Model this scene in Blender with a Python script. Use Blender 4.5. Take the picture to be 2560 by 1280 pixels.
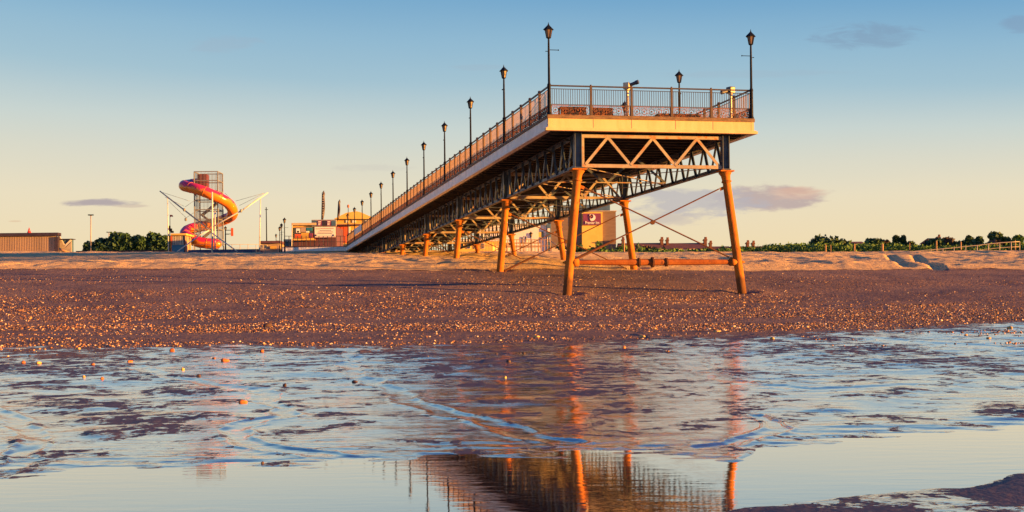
import bpy, math, random
import numpy as np
from mathutils import Vector, Matrix
R = math.radians
random.seed(7)
for o in list(bpy.data.objects): bpy.data.objects.remove(o)
sc = bpy.context.scene
C = bpy.data.collections.new('place'); sc.collection.children.link(C)

# ------------------------------------------------------------------ camera
F, HZ, CH, ROLL = 3300.0, 780.0, 0.85, 0.6
cam = bpy.data.cameras.new('camera'); camo = bpy.data.objects.new('camera', cam); C.objects.link(camo)
cam.sensor_width = 36; cam.lens = 36*F/2560; cam.shift_y = (HZ-640)/2560
cam.clip_start = 0.1; cam.clip_end = 4000
camo.location = (0, 0, CH); camo.rotation_euler = (R(90), R(ROLL), 0)
sc.camera = camo
_c, _s = math.cos(R(ROLL)), math.sin(R(ROLL))
def P(px, py, Y):
    """real-world point that lies at distance Y on the sight line through a photo pixel"""
    dx, dy = px-1280, py-HZ
    return Vector(((dx*_c-dy*_s)/F*Y, Y, CH-(dx*_s+dy*_c)/F*Y))
def inv0(X, Y, Z=0.0):
    a, b = X/Y*F, (CH-Z)/Y*F
    return 1280+a*_c+b*_s, HZ-a*_s+b*_c

# ------------------------------------------------------------------ sun, sky, exposure
SUN_AZ, SUN_EL = 73.0, 4.0       # degrees to the right of straight-behind the camera, above horizon
sd = bpy.data.lights.new('sun', 'SUN'); so = bpy.data.objects.new('sun', sd); C.objects.link(so)
sd.energy = 4.9; sd.angle = R(0.6); sd.color = (1.0, 0.41, 0.07)
tos = Vector((math.sin(R(SUN_AZ))*math.cos(R(SUN_EL)), -math.cos(R(SUN_AZ))*math.cos(R(SUN_EL)), math.sin(R(SUN_EL))))
so.rotation_euler = tos.to_track_quat('Z', 'Y').to_euler()
so.location = tos*60
sc.view_settings.view_transform = 'Standard'; sc.view_settings.look = 'None'
EXPO = 1.85; sc.view_settings.exposure = EXPO; sc.view_settings.gamma = 1.0

class NT:
    def __init__(s, nt): s.nt = nt
    def n(s, t, **k):
        nd = s.nt.nodes.new(t)
        for a, b in k.items(): setattr(nd, a, b)
        return nd
    def set(s, sock, v):
        if isinstance(v, bpy.types.NodeSocket): s.nt.links.new(v, sock)
        else: sock.default_value = v
    def m(s, op, a, b=0.0, c=0.0, clamp=False):
        nd = s.n('ShaderNodeMath', operation=op); nd.use_clamp = clamp
        s.set(nd.inputs[0], a); s.set(nd.inputs[1], b)
        if len(nd.inputs) > 2: s.set(nd.inputs[2], c)
        return nd.outputs[0]
    def rng(s, v, a, b, c=0.0, d=1.0, smooth=True):
        nd = s.n('ShaderNodeMapRange'); nd.interpolation_type = 'SMOOTHSTEP' if smooth else 'LINEAR'
        for i, q in enumerate((v, a, b, c, d)): s.set(nd.inputs[i], q)
        return nd.outputs[0]
    def mix(s, f, a, b, blend='MIX'):
        nd = s.n('ShaderNodeMix', data_type='RGBA', blend_type=blend)
        s.set(nd.inputs[0], f); s.set(nd.inputs[6], a if not isinstance(a, tuple) else (*a[:3], 1)); s.set(nd.inputs[7], b if not isinstance(b, tuple) else (*b[:3], 1))
        return nd.outputs[2]
    def noise(s, vec, scale, detail=4, rough=.5, dist=0.0, out='Fac'):
        nd = s.n('ShaderNodeTexNoise'); s.set(nd.inputs['Vector'], vec)
        nd.inputs['Scale'].default_value = scale; nd.inputs['Detail'].default_value = detail
        nd.inputs['Roughness'].default_value = rough; nd.inputs['Distortion'].default_value = dist
        return nd.outputs[out]
    def ramp(s, f, stops):
        nd = s.n('ShaderNodeValToRGB'); e = nd.color_ramp.elements
        while len(e) < len(stops): e.new(.5)
        for el, (p, c) in zip(e, stops): el.position = p; el.color = (*c, 1)
        s.set(nd.inputs[0], f); return nd.outputs[0]
    def map(s, vec, sc_=(1, 1, 1), rot=(0, 0, 0)):
        nd = s.n('ShaderNodeMapping'); s.set(nd.inputs[0], vec)
        nd.inputs['Scale'].default_value = sc_; nd.inputs['Rotation'].default_value = rot
        return nd.outputs[0]

def lin(r, g, b):
    f = lambda v: ((v/255+.055)/1.055)**2.4 if v > 10 else v/255/12.92
    return (f(r), f(g), f(b))

w = bpy.data.worlds.new('World'); sc.world = w; w.use_nodes = True
w.node_tree.nodes.clear(); N = NT(w.node_tree)
gen = N.n('ShaderNodeTexCoord').outputs['Generated']
sep = N.n('ShaderNodeSeparateXYZ'); N.set(sep.inputs[0], gen)
dx, dy, dz = sep.outputs
ady = N.m('MAXIMUM', N.m('ABSOLUTE', dy), .05)
u = N.m('DIVIDE', dx, ady); v = N.m('DIVIDE', dz, ady)
uu = N.rng(u, -.4, .42, -.010, .022, False)
front = N.m('GREATER_THAN', dy, 0.0)
t = N.m('ADD', dz, N.m('MULTIPLY', uu, N.rng(dz, .03, .2)))
t = N.m('ADD', t, N.m('MULTIPLY', N.rng(dy, .88, .45), N.rng(dx, -.3, .3, .03, .10)))
t = N.m('ADD', t, N.m('MULTIPLY', N.m('SUBTRACT', N.noise(N.map(gen, (1, 1, 5)), 3.0, 3), .5), .012))
skyc = N.ramp(t, [(0.0, lin(240, 205, 155)), (.05, lin(244, 224, 183)), (.085, lin(238, 226, 196)), (.115, lin(222, 221, 204)), (.14, lin(204, 216, 212)),
                  (.175, lin(166, 198, 213)), (.205, lin(147, 188, 213)), (.238, lin(118, 170, 208)), (.33, lin(68, 122, 190)), (.6, lin(50, 96, 172)), (1.0, lin(42, 82, 156))])
cc = None
cl = N.n('ShaderNodeCombineXYZ'); N.set(cl.inputs[0], u); N.set(cl.inputs[1], v)
clv = cl.outputs[0]
nA = N.noise(N.map(clv, (1, 3.6, 1)), 34, 8, .6, .3)

nB = N.noise(N.map(clv, (1, 4.5, 1)), 26, 8, .64, .8)
def cloud(px, py, a, b, k, dens, nn):
    u0, v0 = (px-1280)/F, (HZ-py)/F - (px-1280)/F*_s
    r = N.m('ADD', N.m('POWER', N.m('ABSOLUTE', N.m('DIVIDE', N.m('SUBTRACT', u, u0), a/F)), 2), N.m('POWER', N.m('ABSOLUTE', N.m('DIVIDE', N.m('SUBTRACT', v, v0), b/F)), 2))
    q = N.m('ADD', N.m('SUBTRACT', 1.0, r), N.m('MULTIPLY', N.m('SUBTRACT', nn, .5), k))
    return N.m('MULTIPLY', N.m('MULTIPLY', N.rng(q, 0, .9), dens), front)
col = skyc
for (px, py, a, b, k, dens, nn, c) in [
    (1925, 493, 165, 38, 2.8, .9, nA, lin(192, 172, 170)), (1990, 482, 90, 20, 2.6, .6, nB, lin(226, 188, 168)), (1735, 505, 190, 46, 4.0, .75, nA, lin(188, 184, 190)), (1690, 545, 130, 20, 4, .5, nB, lin(200, 188, 184)),
    (1640, 545, 90, 12, 3, .3, nB, lin(190, 180, 178)), (2000, 478, 60, 12, 2, .5, nA, lin(220, 180, 160)),
    (255, 507, 110, 11, 2.4, .85, nA, lin(172, 160, 168)), (330, 515, 60, 5, 2.2, .4, nA, lin(190, 165, 160)),
    (2170, 88, 160, 38, 3.2, .45, nB, lin(128, 150, 178)), (560, 112, 110, 26, 3.2, .25, nB, lin(165, 178, 195)),
    (2560, 62, 60, 26, 2.5, .4, nB, lin(130, 150, 180)), (1900, 185, 260, 12, 3, .2, nB, lin(165, 180, 195)),
    (1210, 168, 90, 10, 3, .2, nB, lin(165, 180, 195)), (940, 420, 120, 12, 3, .25, nB, lin(200, 195, 190)),
    (40, 553, 20, 3, 1.5, .5, nA, lin(225, 190, 155))]:
    col = N.mix(cloud(px, py, a, b, k, dens, nn), col, c)
sk = N.n('ShaderNodeTexSky', sky_type='NISHITA'); sk.sun_disc = False
sk.sun_elevation = R(SUN_EL); sk.sun_rotation = R(180-SUN_AZ); sk.air_density = 1.2; sk.dust_density = 2.0
nish = N.mix(1.0, sk.outputs[0], (.10, .10, .10), 'MULTIPLY')
col = N.mix(.05, col, nish)
bg = N.n('ShaderNodeBackground'); N.set(bg.inputs[0], col); bg.inputs[1].default_value = 2**-EXPO
ow = N.n('ShaderNodeOutputWorld'); N.nt.links.new(bg.outputs[0], ow.inputs[0])

# ------------------------------------------------------------------ materials
def mat(name, c1, c2=None, scale=3.0, rough=.7, metal=0.0, bump=0.0, bscale=None, c3=None, stretch=(1, 1, 1), spec=.5, lo=.35, hi=.65, c3t=(.58, .66)):
    m = bpy.data.materials.new(name); m.use_nodes = True; nt = m.node_tree; nt.nodes.clear(); n = NT(nt)
    tc = n.n('ShaderNodeTexCoord').outputs['Object']; vec = n.map(tc, stretch)
    b = n.n('ShaderNodeBsdfPrincipled'); out = n.n('ShaderNodeOutputMaterial'); nt.links.new(b.outputs[0], out.inputs[0])
    f = n.noise(vec, scale, 6, .62)
    c2 = c2 or tuple(x*.75 for x in c1)
    col = n.mix(n.rng(f, lo, hi), c1, c2)
    if c3: col = n.mix(n.rng(n.noise(vec, scale*1.7, 8, .68, .3), *c3t), col, c3)
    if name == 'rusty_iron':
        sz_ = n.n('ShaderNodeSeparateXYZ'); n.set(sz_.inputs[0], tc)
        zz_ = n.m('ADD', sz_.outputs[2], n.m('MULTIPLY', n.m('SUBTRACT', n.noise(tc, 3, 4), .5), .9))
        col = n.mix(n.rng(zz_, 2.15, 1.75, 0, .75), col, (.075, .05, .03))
    n.set(b.inputs['Base Color'], col)
    n.set(b.inputs['Roughness'], n.rng(n.noise(vec, scale*2, 4), .3, .7, max(.02, rough-.12), min(1, rough+.1)))
    b.inputs['Metallic'].default_value = metal; b.inputs['Specular IOR Level'].default_value = spec
    if bump:
        bn = n.n('ShaderNodeBump'); bn.inputs['Strength'].default_value = 1.0; bn.inputs['Distance'].default_value = bump
        n.set(bn.inputs['Height'], n.noise(vec, bscale or scale*5, 5, .6)); nt.links.new(bn.outputs[0], b.inputs['Normal'])
    return m
M = {}
M['cream'] = mat('cream_paint_sun_tinted', (.68, .50, .29), (.60, .43, .235), 1.3, .6, c3=(.34, .19, .08), stretch=(2.6, 2.6, .5), c3t=(.66, .78), spec=.3)  # fascia paint with the sun's yellow put into the colour for the front
M['sidecream'] = mat('cream_paint_shade_lifted', (.86, .85, .80), (.76, .74, .68), 1.3, .6, c3=(.42, .34, .25), stretch=(2.6, 1.2, .5), c3t=(.64, .80), spec=.3)  # same fascia paint lightened to offset the side's shade; brown stains are weathering
M['kerb'] = mat('weathered_timber', (.20, .13, .08), (.11, .075, .055), 2.5, .85, bump=.01, c3=(.30, .15, .05), stretch=(1, .6, 4))
M['soffit'] = mat('dark_soffit', (.022, .018, .020), (.014, .012, .015), 1.5, .8, c3=(.06, .03, .02))  # one near-black colour over deck, joists and brackets
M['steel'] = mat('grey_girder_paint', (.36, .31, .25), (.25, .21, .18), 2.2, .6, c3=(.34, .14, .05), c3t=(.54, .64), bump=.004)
M['bluesteel'] = mat('blue_grey_girder_paint_shaded', (.065, .095, .15), (.04, .058, .10), 2.2, .5, c3=(.22, .12, .07), c3t=(.60, .7), bump=.004)  # darker, bluer copy of the girder paint; side girders' shade is in the colour
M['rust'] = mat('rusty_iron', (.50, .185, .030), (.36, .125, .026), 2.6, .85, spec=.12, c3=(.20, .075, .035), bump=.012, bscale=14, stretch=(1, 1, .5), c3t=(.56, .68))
M['rod'] = mat('dark_rusty_rod', (.13, .055, .035), (.09, .045, .03), 4, .85, bump=.004, spec=.15)
M['redrust'] = mat('red_rusty_iron', (.34, .115, .035), (.24, .075, .028), 2.6, .85, spec=.12, c3=(.14, .05, .03), bump=.012, bscale=14)
M['iron'] = mat('black_blue_iron', (.007, .011, .022), (.005, .007, .014), 4, .6, spec=.15)
M['railpaint'] = mat('dark_railing_paint', (.045, .045, .06), (.03, .03, .045), 4, .5, c3=(.12, .06, .035), c3t=(.55, .68), spec=.35)
M['scroll'] = mat('rust_streaked_scrollwork', (.05, .045, .055), (.035, .032, .042), 5, .6, c3=(.24, .085, .035), c3t=(.45, .56), spec=.3)
M['baluster'] = mat('sun_gold_baluster_paint', (.38, .25, .16), (.28, .19, .13), 4, .5)  # side bars lightened to gold, their sunlight put into the colour
M['balfront'] = mat('dark_baluster_paint', (.05, .05, .06), (.035, .035, .045), 4, .5, spec=.2)  # front copy of the bar paint, without the sunlit gold
M['postpaint'] = mat('rust_stained_post', (.085, .05, .04), (.04, .032, .038), 5, .6)
M['board'] = mat('brown_bench_timber', (.20, .075, .045), (.13, .05, .035), 3, .7, stretch=(1, 1, 6), c3=(.30, .13, .04))
M['lampglass'] = mat('frosted_lantern_glass', (.15, .10, .085), (.11, .08, .07), 6, .3)
M['scope'] = mat('telescope_pale_enamel', (.72, .62, .44), (.6, .5, .36), 5, .4)
M['scopedark'] = mat('telescope_dark_tube', (.05, .06, .09), (.03, .04, .07), 5, .4)
M['white'] = mat('white_render', (.78, .77, .74), (.68, .67, .65), 1.0, .7)
M['whitepaint'] = mat('white_pole_paint', (.75, .73, .68), (.62, .6, .56), 3, .45)
M['concrete'] = mat('pale_concrete', (.55, .50, .42), (.42, .38, .32), 1.2, .85, bump=.01)
M['brick'] = mat('brown_brick', (.21, .155, .12), (.17, .12, .095), .5, .85, stretch=(1, 1, 8))
M['yellow'] = mat('yellow_cladding', (.80, .56, .13), (.72, .48, .10), .6, .6)
M['plum'] = mat('plum_sign_face', (.22, .045, .12), (.19, .035, .10), 1, .5)
M['signwhite'] = mat('sign_white', (.85, .84, .8), (.8, .79, .76), 2, .5)
M['signyellow'] = mat('sign_amber', (.85, .45, .1), (.8, .4, .08), 2, .5)
M['bluewall'] = mat('slate_blue_panel', (.07, .15, .26), (.05, .11, .2), 1, .6)
M['window'] = mat('dark_window_glass', (.03, .04, .06), (.02, .03, .045), 2, .12, spec=.8)
M['roof'] = mat('red_brown_roof_tiles', (.20, .085, .06), (.14, .06, .05), .9, .85, stretch=(1, 1, 4), bump=.03, bscale=4)
M['chimney'] = mat('brick_chimney', (.20, .09, .06), (.13, .06, .045), 2, .9)
M['bark'] = mat('tree_bark', (.10, .075, .055), (.06, .045, .035), 4, .9, bump=.02)
M['tan'] = mat('tan_corrugated_wall', (.44, .33, .24), (.34, .26, .2), .5, .6, stretch=(3, 3, .2))
M['purpledark'] = mat('dark_plum_frame', (.045, .03, .05), (.03, .02, .035), 2, .5)
M['red'] = mat('red_plastic', (.62, .05, .07), (.5, .04, .06), 2, .4)
M['orange'] = mat('orange_tube_plastic', (.80, .235, .015), (.70, .18, .012), .8, .3, spec=.6)
M['pink'] = mat('pink_tube_plastic', (.72, .035, .10), (.62, .03, .12), .6, .3, spec=.6)
M['violet'] = mat('violet_tube_plastic', (.30, .06, .30), (.36, .05, .22), .6, .3, spec=.6)
M['maroon'] = mat('maroon_panel', (.16, .025, .035), (.11, .02, .03), 2, .6)
M['cage'] = mat('galvanised_cage', (.20, .22, .24), (.14, .15, .17), 3, .5)
M['navy'] = mat('navy_padding', (.02, .05, .16), (.015, .035, .12), 2, .5)
M['teal'] = mat('teal_panel', (.02, .2, .3), (.02, .15, .25), 2, .5)
M['doorred'] = mat('orange_red_door', (.70, .14, .03), (.6, .1, .03), 2, .5)
M['yellowwall'] = mat('ochre_render', (.80, .50, .12), (.72, .42, .10), .8, .7)
M['plumwall'] = mat('plum_boarding', (.13, .055, .07), (.09, .04, .06), 1, .6, stretch=(3, 3, .3))
M['sack'] = mat('yellow_goods', (.65, .42, .08), (.5, .3, .06), 6, .7)
M['galv'] = mat('galvanised_handrail', (.42, .38, .32), (.33, .3, .26), 4, .5)
M['woodpost'] = mat('warm_brown_wood', (.42, .26, .14), (.3, .18, .1), 4, .85)  # plain brown wood colour
M['grass'] = mat('dune_grass', (.075, .115, .022), (.045, .075, .02), .5, .8)
M['stone'] = mat('beach_stone', (.45, .26, .12), (.30, .16, .08), 9, .55, bump=.01, bscale=20)
M['stoneo'] = mat('orange_beach_stone', (.55, .20, .05), (.42, .14, .04), 9, .5, bump=.01, bscale=20)
M['stoney'] = mat('yellow_beach_stone', (.70, .48, .16), (.6, .38, .12), 9, .5, bump=.01, bscale=20)
M['rock'] = mat('dark_beach_rock', (.10, .055, .05), (.06, .035, .04), 6, .7, bump=.02, bscale=14)
M['tent'] = mat('orange_fabric', (.75, .22, .03), (.6, .16, .02), 4, .7)

def leafmat(name, a, b):
    m = bpy.data.materials.new(name); m.use_nodes = True; nt = m.node_tree; nt.nodes.clear(); n = NT(nt)
    bs = n.n('ShaderNodeBsdfPrincipled'); out = n.n('ShaderNodeOutputMaterial'); nt.links.new(bs.outputs[0], out.inputs[0])
    tc = n.n('ShaderNodeTexCoord').outputs['Object']
    f = n.noise(tc, .8, 3); g = n.noise(tc, 5, 2)
    n.set(bs.inputs['Base Color'], n.mix(n.rng(n.m('ADD', n.m('MULTIPLY', f, .6), n.m('MULTIPLY', g, .4)), .38, .62), a, b))
    bs.inputs['Roughness'].default_value = .7
    return m
M['leafdark'] = leafmat('dark_foliage', (.014, .055, .03), (.04, .11, .04))
M['leafgreen'] = leafmat('green_foliage', (.04, .12, .02), (.09, .20, .035))
M['leafbrown'] = leafmat('purplish_foliage', (.045, .05, .03), (.10, .065, .045))

# ------------------------------------------------------------------ mesh builder
class MB:
    def __init__(s): s.v = []; s.f = []; s.mi = []; s.cur = 0
    def add(s, vs, fs):
        o = len(s.v); s.v += [tuple(q) for q in vs]; s.f += [tuple(i+o for i in f) for f in fs]; s.mi += [s.cur]*len(fs)
    def box(s, x0, x1, y0, y1, z0, z1):
        s.add([(x0, y0, z0), (x1, y0, z0), (x1, y1, z0), (x0, y1, z0), (x0, y0, z1), (x1, y0, z1), (x1, y1, z1), (x0, y1, z1)],
              [(0, 3, 2, 1), (4, 5, 6, 7), (0, 1, 5, 4), (1, 2, 6, 5), (2, 3, 7, 6), (3, 0, 4, 7)])
    def beam(s, a, b, wd, ht, up=(0, 0, 1)):
        a, b = Vector(a), Vector(b); d = (b-a).normalized(); up = Vector(up)
        if abs(d.dot(up)) > .98: up = Vector((0, 1, 0))
        x = d.cross(up).normalized(); z = x.cross(d).normalized()
        vs = [p+x*sx*wd/2+z*sz*ht/2 for p in (a, b) for sx, sz in ((-1, -1), (1, -1), (1, 1), (-1, 1))]
        s.add(vs, [(0, 1, 2, 3), (7, 6, 5, 4), (0, 4, 5, 1), (1, 5, 6, 2), (2, 6, 7, 3), (3, 7, 4, 0)])
    def tube(s, pts, rs, n=8, cap=True):
        pts = [Vector(p) for p in pts]
        if not hasattr(rs, '__len__'): rs = [rs]*len(pts)
        o = len(s.v); ref = None
        for i, p in enumerate(pts):
            d = (pts[min(i+1, len(pts)-1)]-pts[max(i-1, 0)]).normalized()
            if ref is None:
                ref = d.cross(Vector((0, 0, 1))) if abs(d.z) < .95 else d.cross(Vector((0, 1, 0)))
                ref.normalize()
            else:
                ref = (ref-d*ref.dot(d)).normalized()
            q = d.cross(ref)
            for k in range(n):
                a = 2*math.pi*k/n; s.v.append(tuple(p+(ref*math.cos(a)+q*math.sin(a))*rs[i]))
        for i in range(len(pts)-1):
            for k in range(n):
                a, b = o+i*n+k, o+i*n+(k+1) % n; s.f.append((a, b, b+n, a+n)); s.mi.append(s.cur)
        if cap:
            s.f.append(tuple(o+k for k in range(n))[::-1]); s.f.append(tuple(o+(len(pts)-1)*n+k for k in range(n))); s.mi += [s.cur]*2
    def lathe(s, prof, c=(0, 0, 0), n=12, rot=0.0):
        o = len(s.v)
        for (r, z) in prof:
            for k in range(n):
                a = 2*math.pi*(k+rot)/n; s.v.append((c[0]+r*math.cos(a), c[1]+r*math.sin(a), c[2]+z))
        for i in range(len(prof)-1):
            for k in range(n):
                a, b = o+i*n+k, o+i*n+(k+1) % n; s.f.append((a, b, b+n, a+n)); s.mi.append(s.cur)
        s.f.append(tuple(o+k for k in range(n))[::-1]); s.f.append(tuple(o+(len(prof)-1)*n+k for k in range(n))); s.mi += [s.cur]*2
    def ringxz(s, c, r, wd, th, n=16, a0=0, a1=360, rr=None):
        """flat bar bent to an arc in the x-z plane"""
        rr = rr or r; o = len(s.v)
        for k in range(n+1):
            a = R(a0+(a1-a0)*k/n); rad = r+(rr-r)*k/n
            for q, y in ((rad-wd/2, -th/2), (rad+wd/2, -th/2), (rad+wd/2, th/2), (rad-wd/2, th/2)):
                s.v.append((c[0]+q*math.cos(a), c[1]+y, c[2]+q*math.sin(a)))
        for k in range(n):
            for j in range(4):
                a, b = o+k*4+j, o+k*4+(j+1) % 4; s.f.append((a, b, b+4, a+4)); s.mi.append(s.cur)
    def poly(s, pts, y0, y1):
        """polygon in x-z extruded from y0 to y1"""
        n = len(pts); vs = [(x, y0, z) for x, z in pts]+[(x, y1, z) for x, z in pts]
        s.add(vs, [tuple(range(n)), tuple(range(2*n-1, n-1, -1))]+[(i, i+n, (i+1) % n+n, (i+1) % n) for i in range(n)])
    def mesh(s, name, mats, smooth=False):
        me = bpy.data.meshes.new(name); me.from_pydata(s.v, [], s.f)
        mats = mats if isinstance(mats, (list, tuple)) else [mats]
        for m in mats: me.materials.append(m)
        if len(mats) > 1: me.polygons.foreach_set('material_index', s.mi)
        if smooth: me.polygons.foreach_set('use_smooth', [True]*len(s.f))
        me.update(); return me
    def build(s, name, mats, parent=None, smooth=False):
        return link(name, s.mesh(name, mats, smooth), parent)
def link(name, me, parent=None, loc=None):
    o = bpy.data.objects.new(name, me); C.objects.link(o)
    if parent: o.parent = parent
    if loc is not None: o.location = loc
    return o
def tag(o, label=None, cat=None, group=None, kind=None):
    if label: o['label'] = label
    if cat: o['category'] = cat
    if group: o['group'] = group
    if kind: o['kind'] = kind
    return o
def thing(name, loc, label, cat, group=None, rz=0):
    o = bpy.data.objects.new(name, None); o.empty_display_size = .3; C.objects.link(o)
    o.location = loc; o.rotation_euler = (0, 0, rz); return tag(o, label, cat, group)
def copy_tree(o, parent=None):
    c = o.copy(); C.objects.link(c); c.parent = parent
    for ch in list(o.children): copy_tree(ch, c)
    return c
def bevel(o, wd=.01, seg=2):
    b = o.modifiers.new('bevel', 'BEVEL'); b.width = wd; b.segments = seg; b.limit_method = 'ANGLE'; return o

# ------------------------------------------------------------------ numpy noise
def _h(i, j, s):
    n = (i.astype(np.int64)*374761393+j.astype(np.int64)*668265263+s*1442695041) & 0x7fffffff
    n = ((n ^ (n >> 13))*1274126177) & 0x7fffffff
    return ((n ^ (n >> 16)) & 0xffff)/65535.0
def vn(x, y, s=0):
    i, j = np.floor(x), np.floor(y); fx, fy = x-i, y-j
    fx = fx*fx*(3-2*fx); fy = fy*fy*(3-2*fy)
    a, b, c, d = _h(i, j, s), _h(i+1, j, s), _h(i, j+1, s), _h(i+1, j+1, s)
    return a+(b-a)*fx+(c-a)*fy+(a-b-c+d)*fx*fy
def fbm(x, y, o=4, s=0, g=.5):
    t = 0; a = 1; n = 0
    for k in range(o): t = t+a*vn(x*2**k+17*k, y*2**k-9*k, s+k); n += a; a *= g
    return t/n-.5
def sst(x, a, b): t = np.clip((x-a)/(b-a), 0, 1); return t*t*(3-2*t)

# ------------------------------------------------------------------ terrain
PY = [-40, 3, 7.6, 11, 15, 20, 24, 27, 30, 33, 36, 40, 44.5, 50, 57, 59.5, 63, 69, 81, 93, 105, 112, 118, 124, 140, 2000]
PZ = [.9, .02, .0, .02, .07, .17, .28, .36, .44, .54, .70, 1.0, 1.457, 2.03, 2.66, 2.95, 3.22, 3.56, 4.30, 4.98, 5.62, 5.97, 6.14, 6.15, 6.1, 6.1]
POOLF = [(-900, 1195), (0, 1190), (250, 1178), (640, 1166), (900, 1157), (1040, 1152), (1075, 1136), (1300, 1145), (1460, 1131), (1640, 1127), (1740, 1140), (1840, 1160), (1890, 1120), (2050, 1098), (2350, 1076), (2560, 1062), (3400, 1040)]
POOLN = [(-900, 1420), (1000, 1320), (1250, 1292), (1640, 1286), (1900, 1272), (2100, 1246), (2400, 1224), (2560, 1180), (3400, 1120)]
def G0(px, py):
    k = CH*F; dx, dyy = px-1280, py-HZ
    Y = k/(dx*_s+dyy*_c); return ((dx*_c-dyy*_s)/F*Y, Y)
def yedge(tab, X, Y):
    px, _ = inv0(X, Y); yb = np.interp(px, [a for a, b in tab], [b for a, b in tab])
    return CH*F/((px-1280)*_s+(yb-HZ)*_c)
RIV = [([(660, 985), (672, 1012), (704, 1030), (690, 1045), (640, 1062), (597, 1080), (592, 1098), (640, 1115), (720, 1132), (850, 1150)], .20),
       ([(-60, 1030), (30, 1060), (85, 1082), (105, 1105), (95, 1130), (60, 1160), (0, 1175)], .16),
       ([(880, 905), (870, 950), (960, 985), (1060, 1020), (1180, 1052), (1290, 1085), (1400, 1110)], .22),
       ([(1690, 925), (1745, 945), (1760, 962), (1870, 975), (2040, 985), (2240, 975)], .28),
       ([(1880, 1045), (1935, 1065), (1925, 1090), (1860, 1112), (1760, 1120)], .14),
       ([(2560, 905), (2350, 895), (2180, 885), (2000, 872), (1880, 868)], .6),
       ([(1560, 880), (1700, 900), (1750, 915), (1740, 935)], .3),
       ([(330, 940), (420, 965), (520, 975), (640, 990)], .22)]
PATCH = [(190, 955, 260, 14, 1), (130, 985, 150, 10, .8), (210, 1018, 170, 20, 1), (330, 1060, 130, 22, .9), (250, 1085, 60, 16, .8), (480, 985, 130, 10, .8),
         (530, 1048, 110, 8, .7), (1090, 935, 180, 22, 1), (1290, 925, 160, 22, .9), (1180, 960, 180, 18, .9), (1430, 950, 220, 26, .9), (1500, 985, 200, 16, .7),
         (1920, 885, 260, 14, 1), (2080, 905, 280, 14, 1), (2330, 925, 230, 12, .8), (1700, 895, 180, 10, .9), (1600, 905, 140, 10, .8), (1840, 950, 120, 10, .9), (700, 975, 110, 10, .6),
         (1330, 1015, 180, 14, .7), (1240, 1060, 110, 14, .5), (2060, 1030, 70, 7, .9), (2260, 985, 60, 5, .8), (2520, 945, 90, 8, .7), (2520, 1040, 110, 18, .9),
         (2180, 995, 100, 6, .5), (1590, 1045, 120, 8, .5), (60, 1110, 60, 14, .8), (40, 1150, 50, 8, .7), (920, 915, 120, 10, .4), (2400, 870, 140, 8, .9)]
def segdist(X, Y, pts):
    d = np.full(X.shape, 1e9)
    for (x0, y0), (x1, y1) in zip(pts[:-1], pts[1:]):
        ex, ey = x1-x0, y1-y0; tt = np.clip(((X-x0)*ex+(Y-y0)*ey)/(ex*ex+ey*ey), 0, 1)
        d = np.minimum(d, np.hypot(X-x0-tt*ex, Y-y0-tt*ey))
    return d
TR = [[(2222, 637), (2240, 650), (2262, 660), (2270, 668)], [(2286, 637), (2300, 650), (2330, 660), (2348, 672)]]
UL_, UR_, OX_ = 1.1, 6.36, 1.27; _ux, _uy = math.cos(math.atan(.206)), math.sin(math.atan(.206))
def beach_z(X, Y):
    X = np.asarray(X, float); Y = np.asarray(Y, float)
    z = np.interp(Y, PY, PZ)
    return z - .0118*X*sst(Y, 36, 62)*np.clip(90/np.maximum(Y, 1), 0, 1) - .018*X*np.exp(-((Y-45)/5.0)**2)*np.exp(-(X/16)**2)
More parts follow.
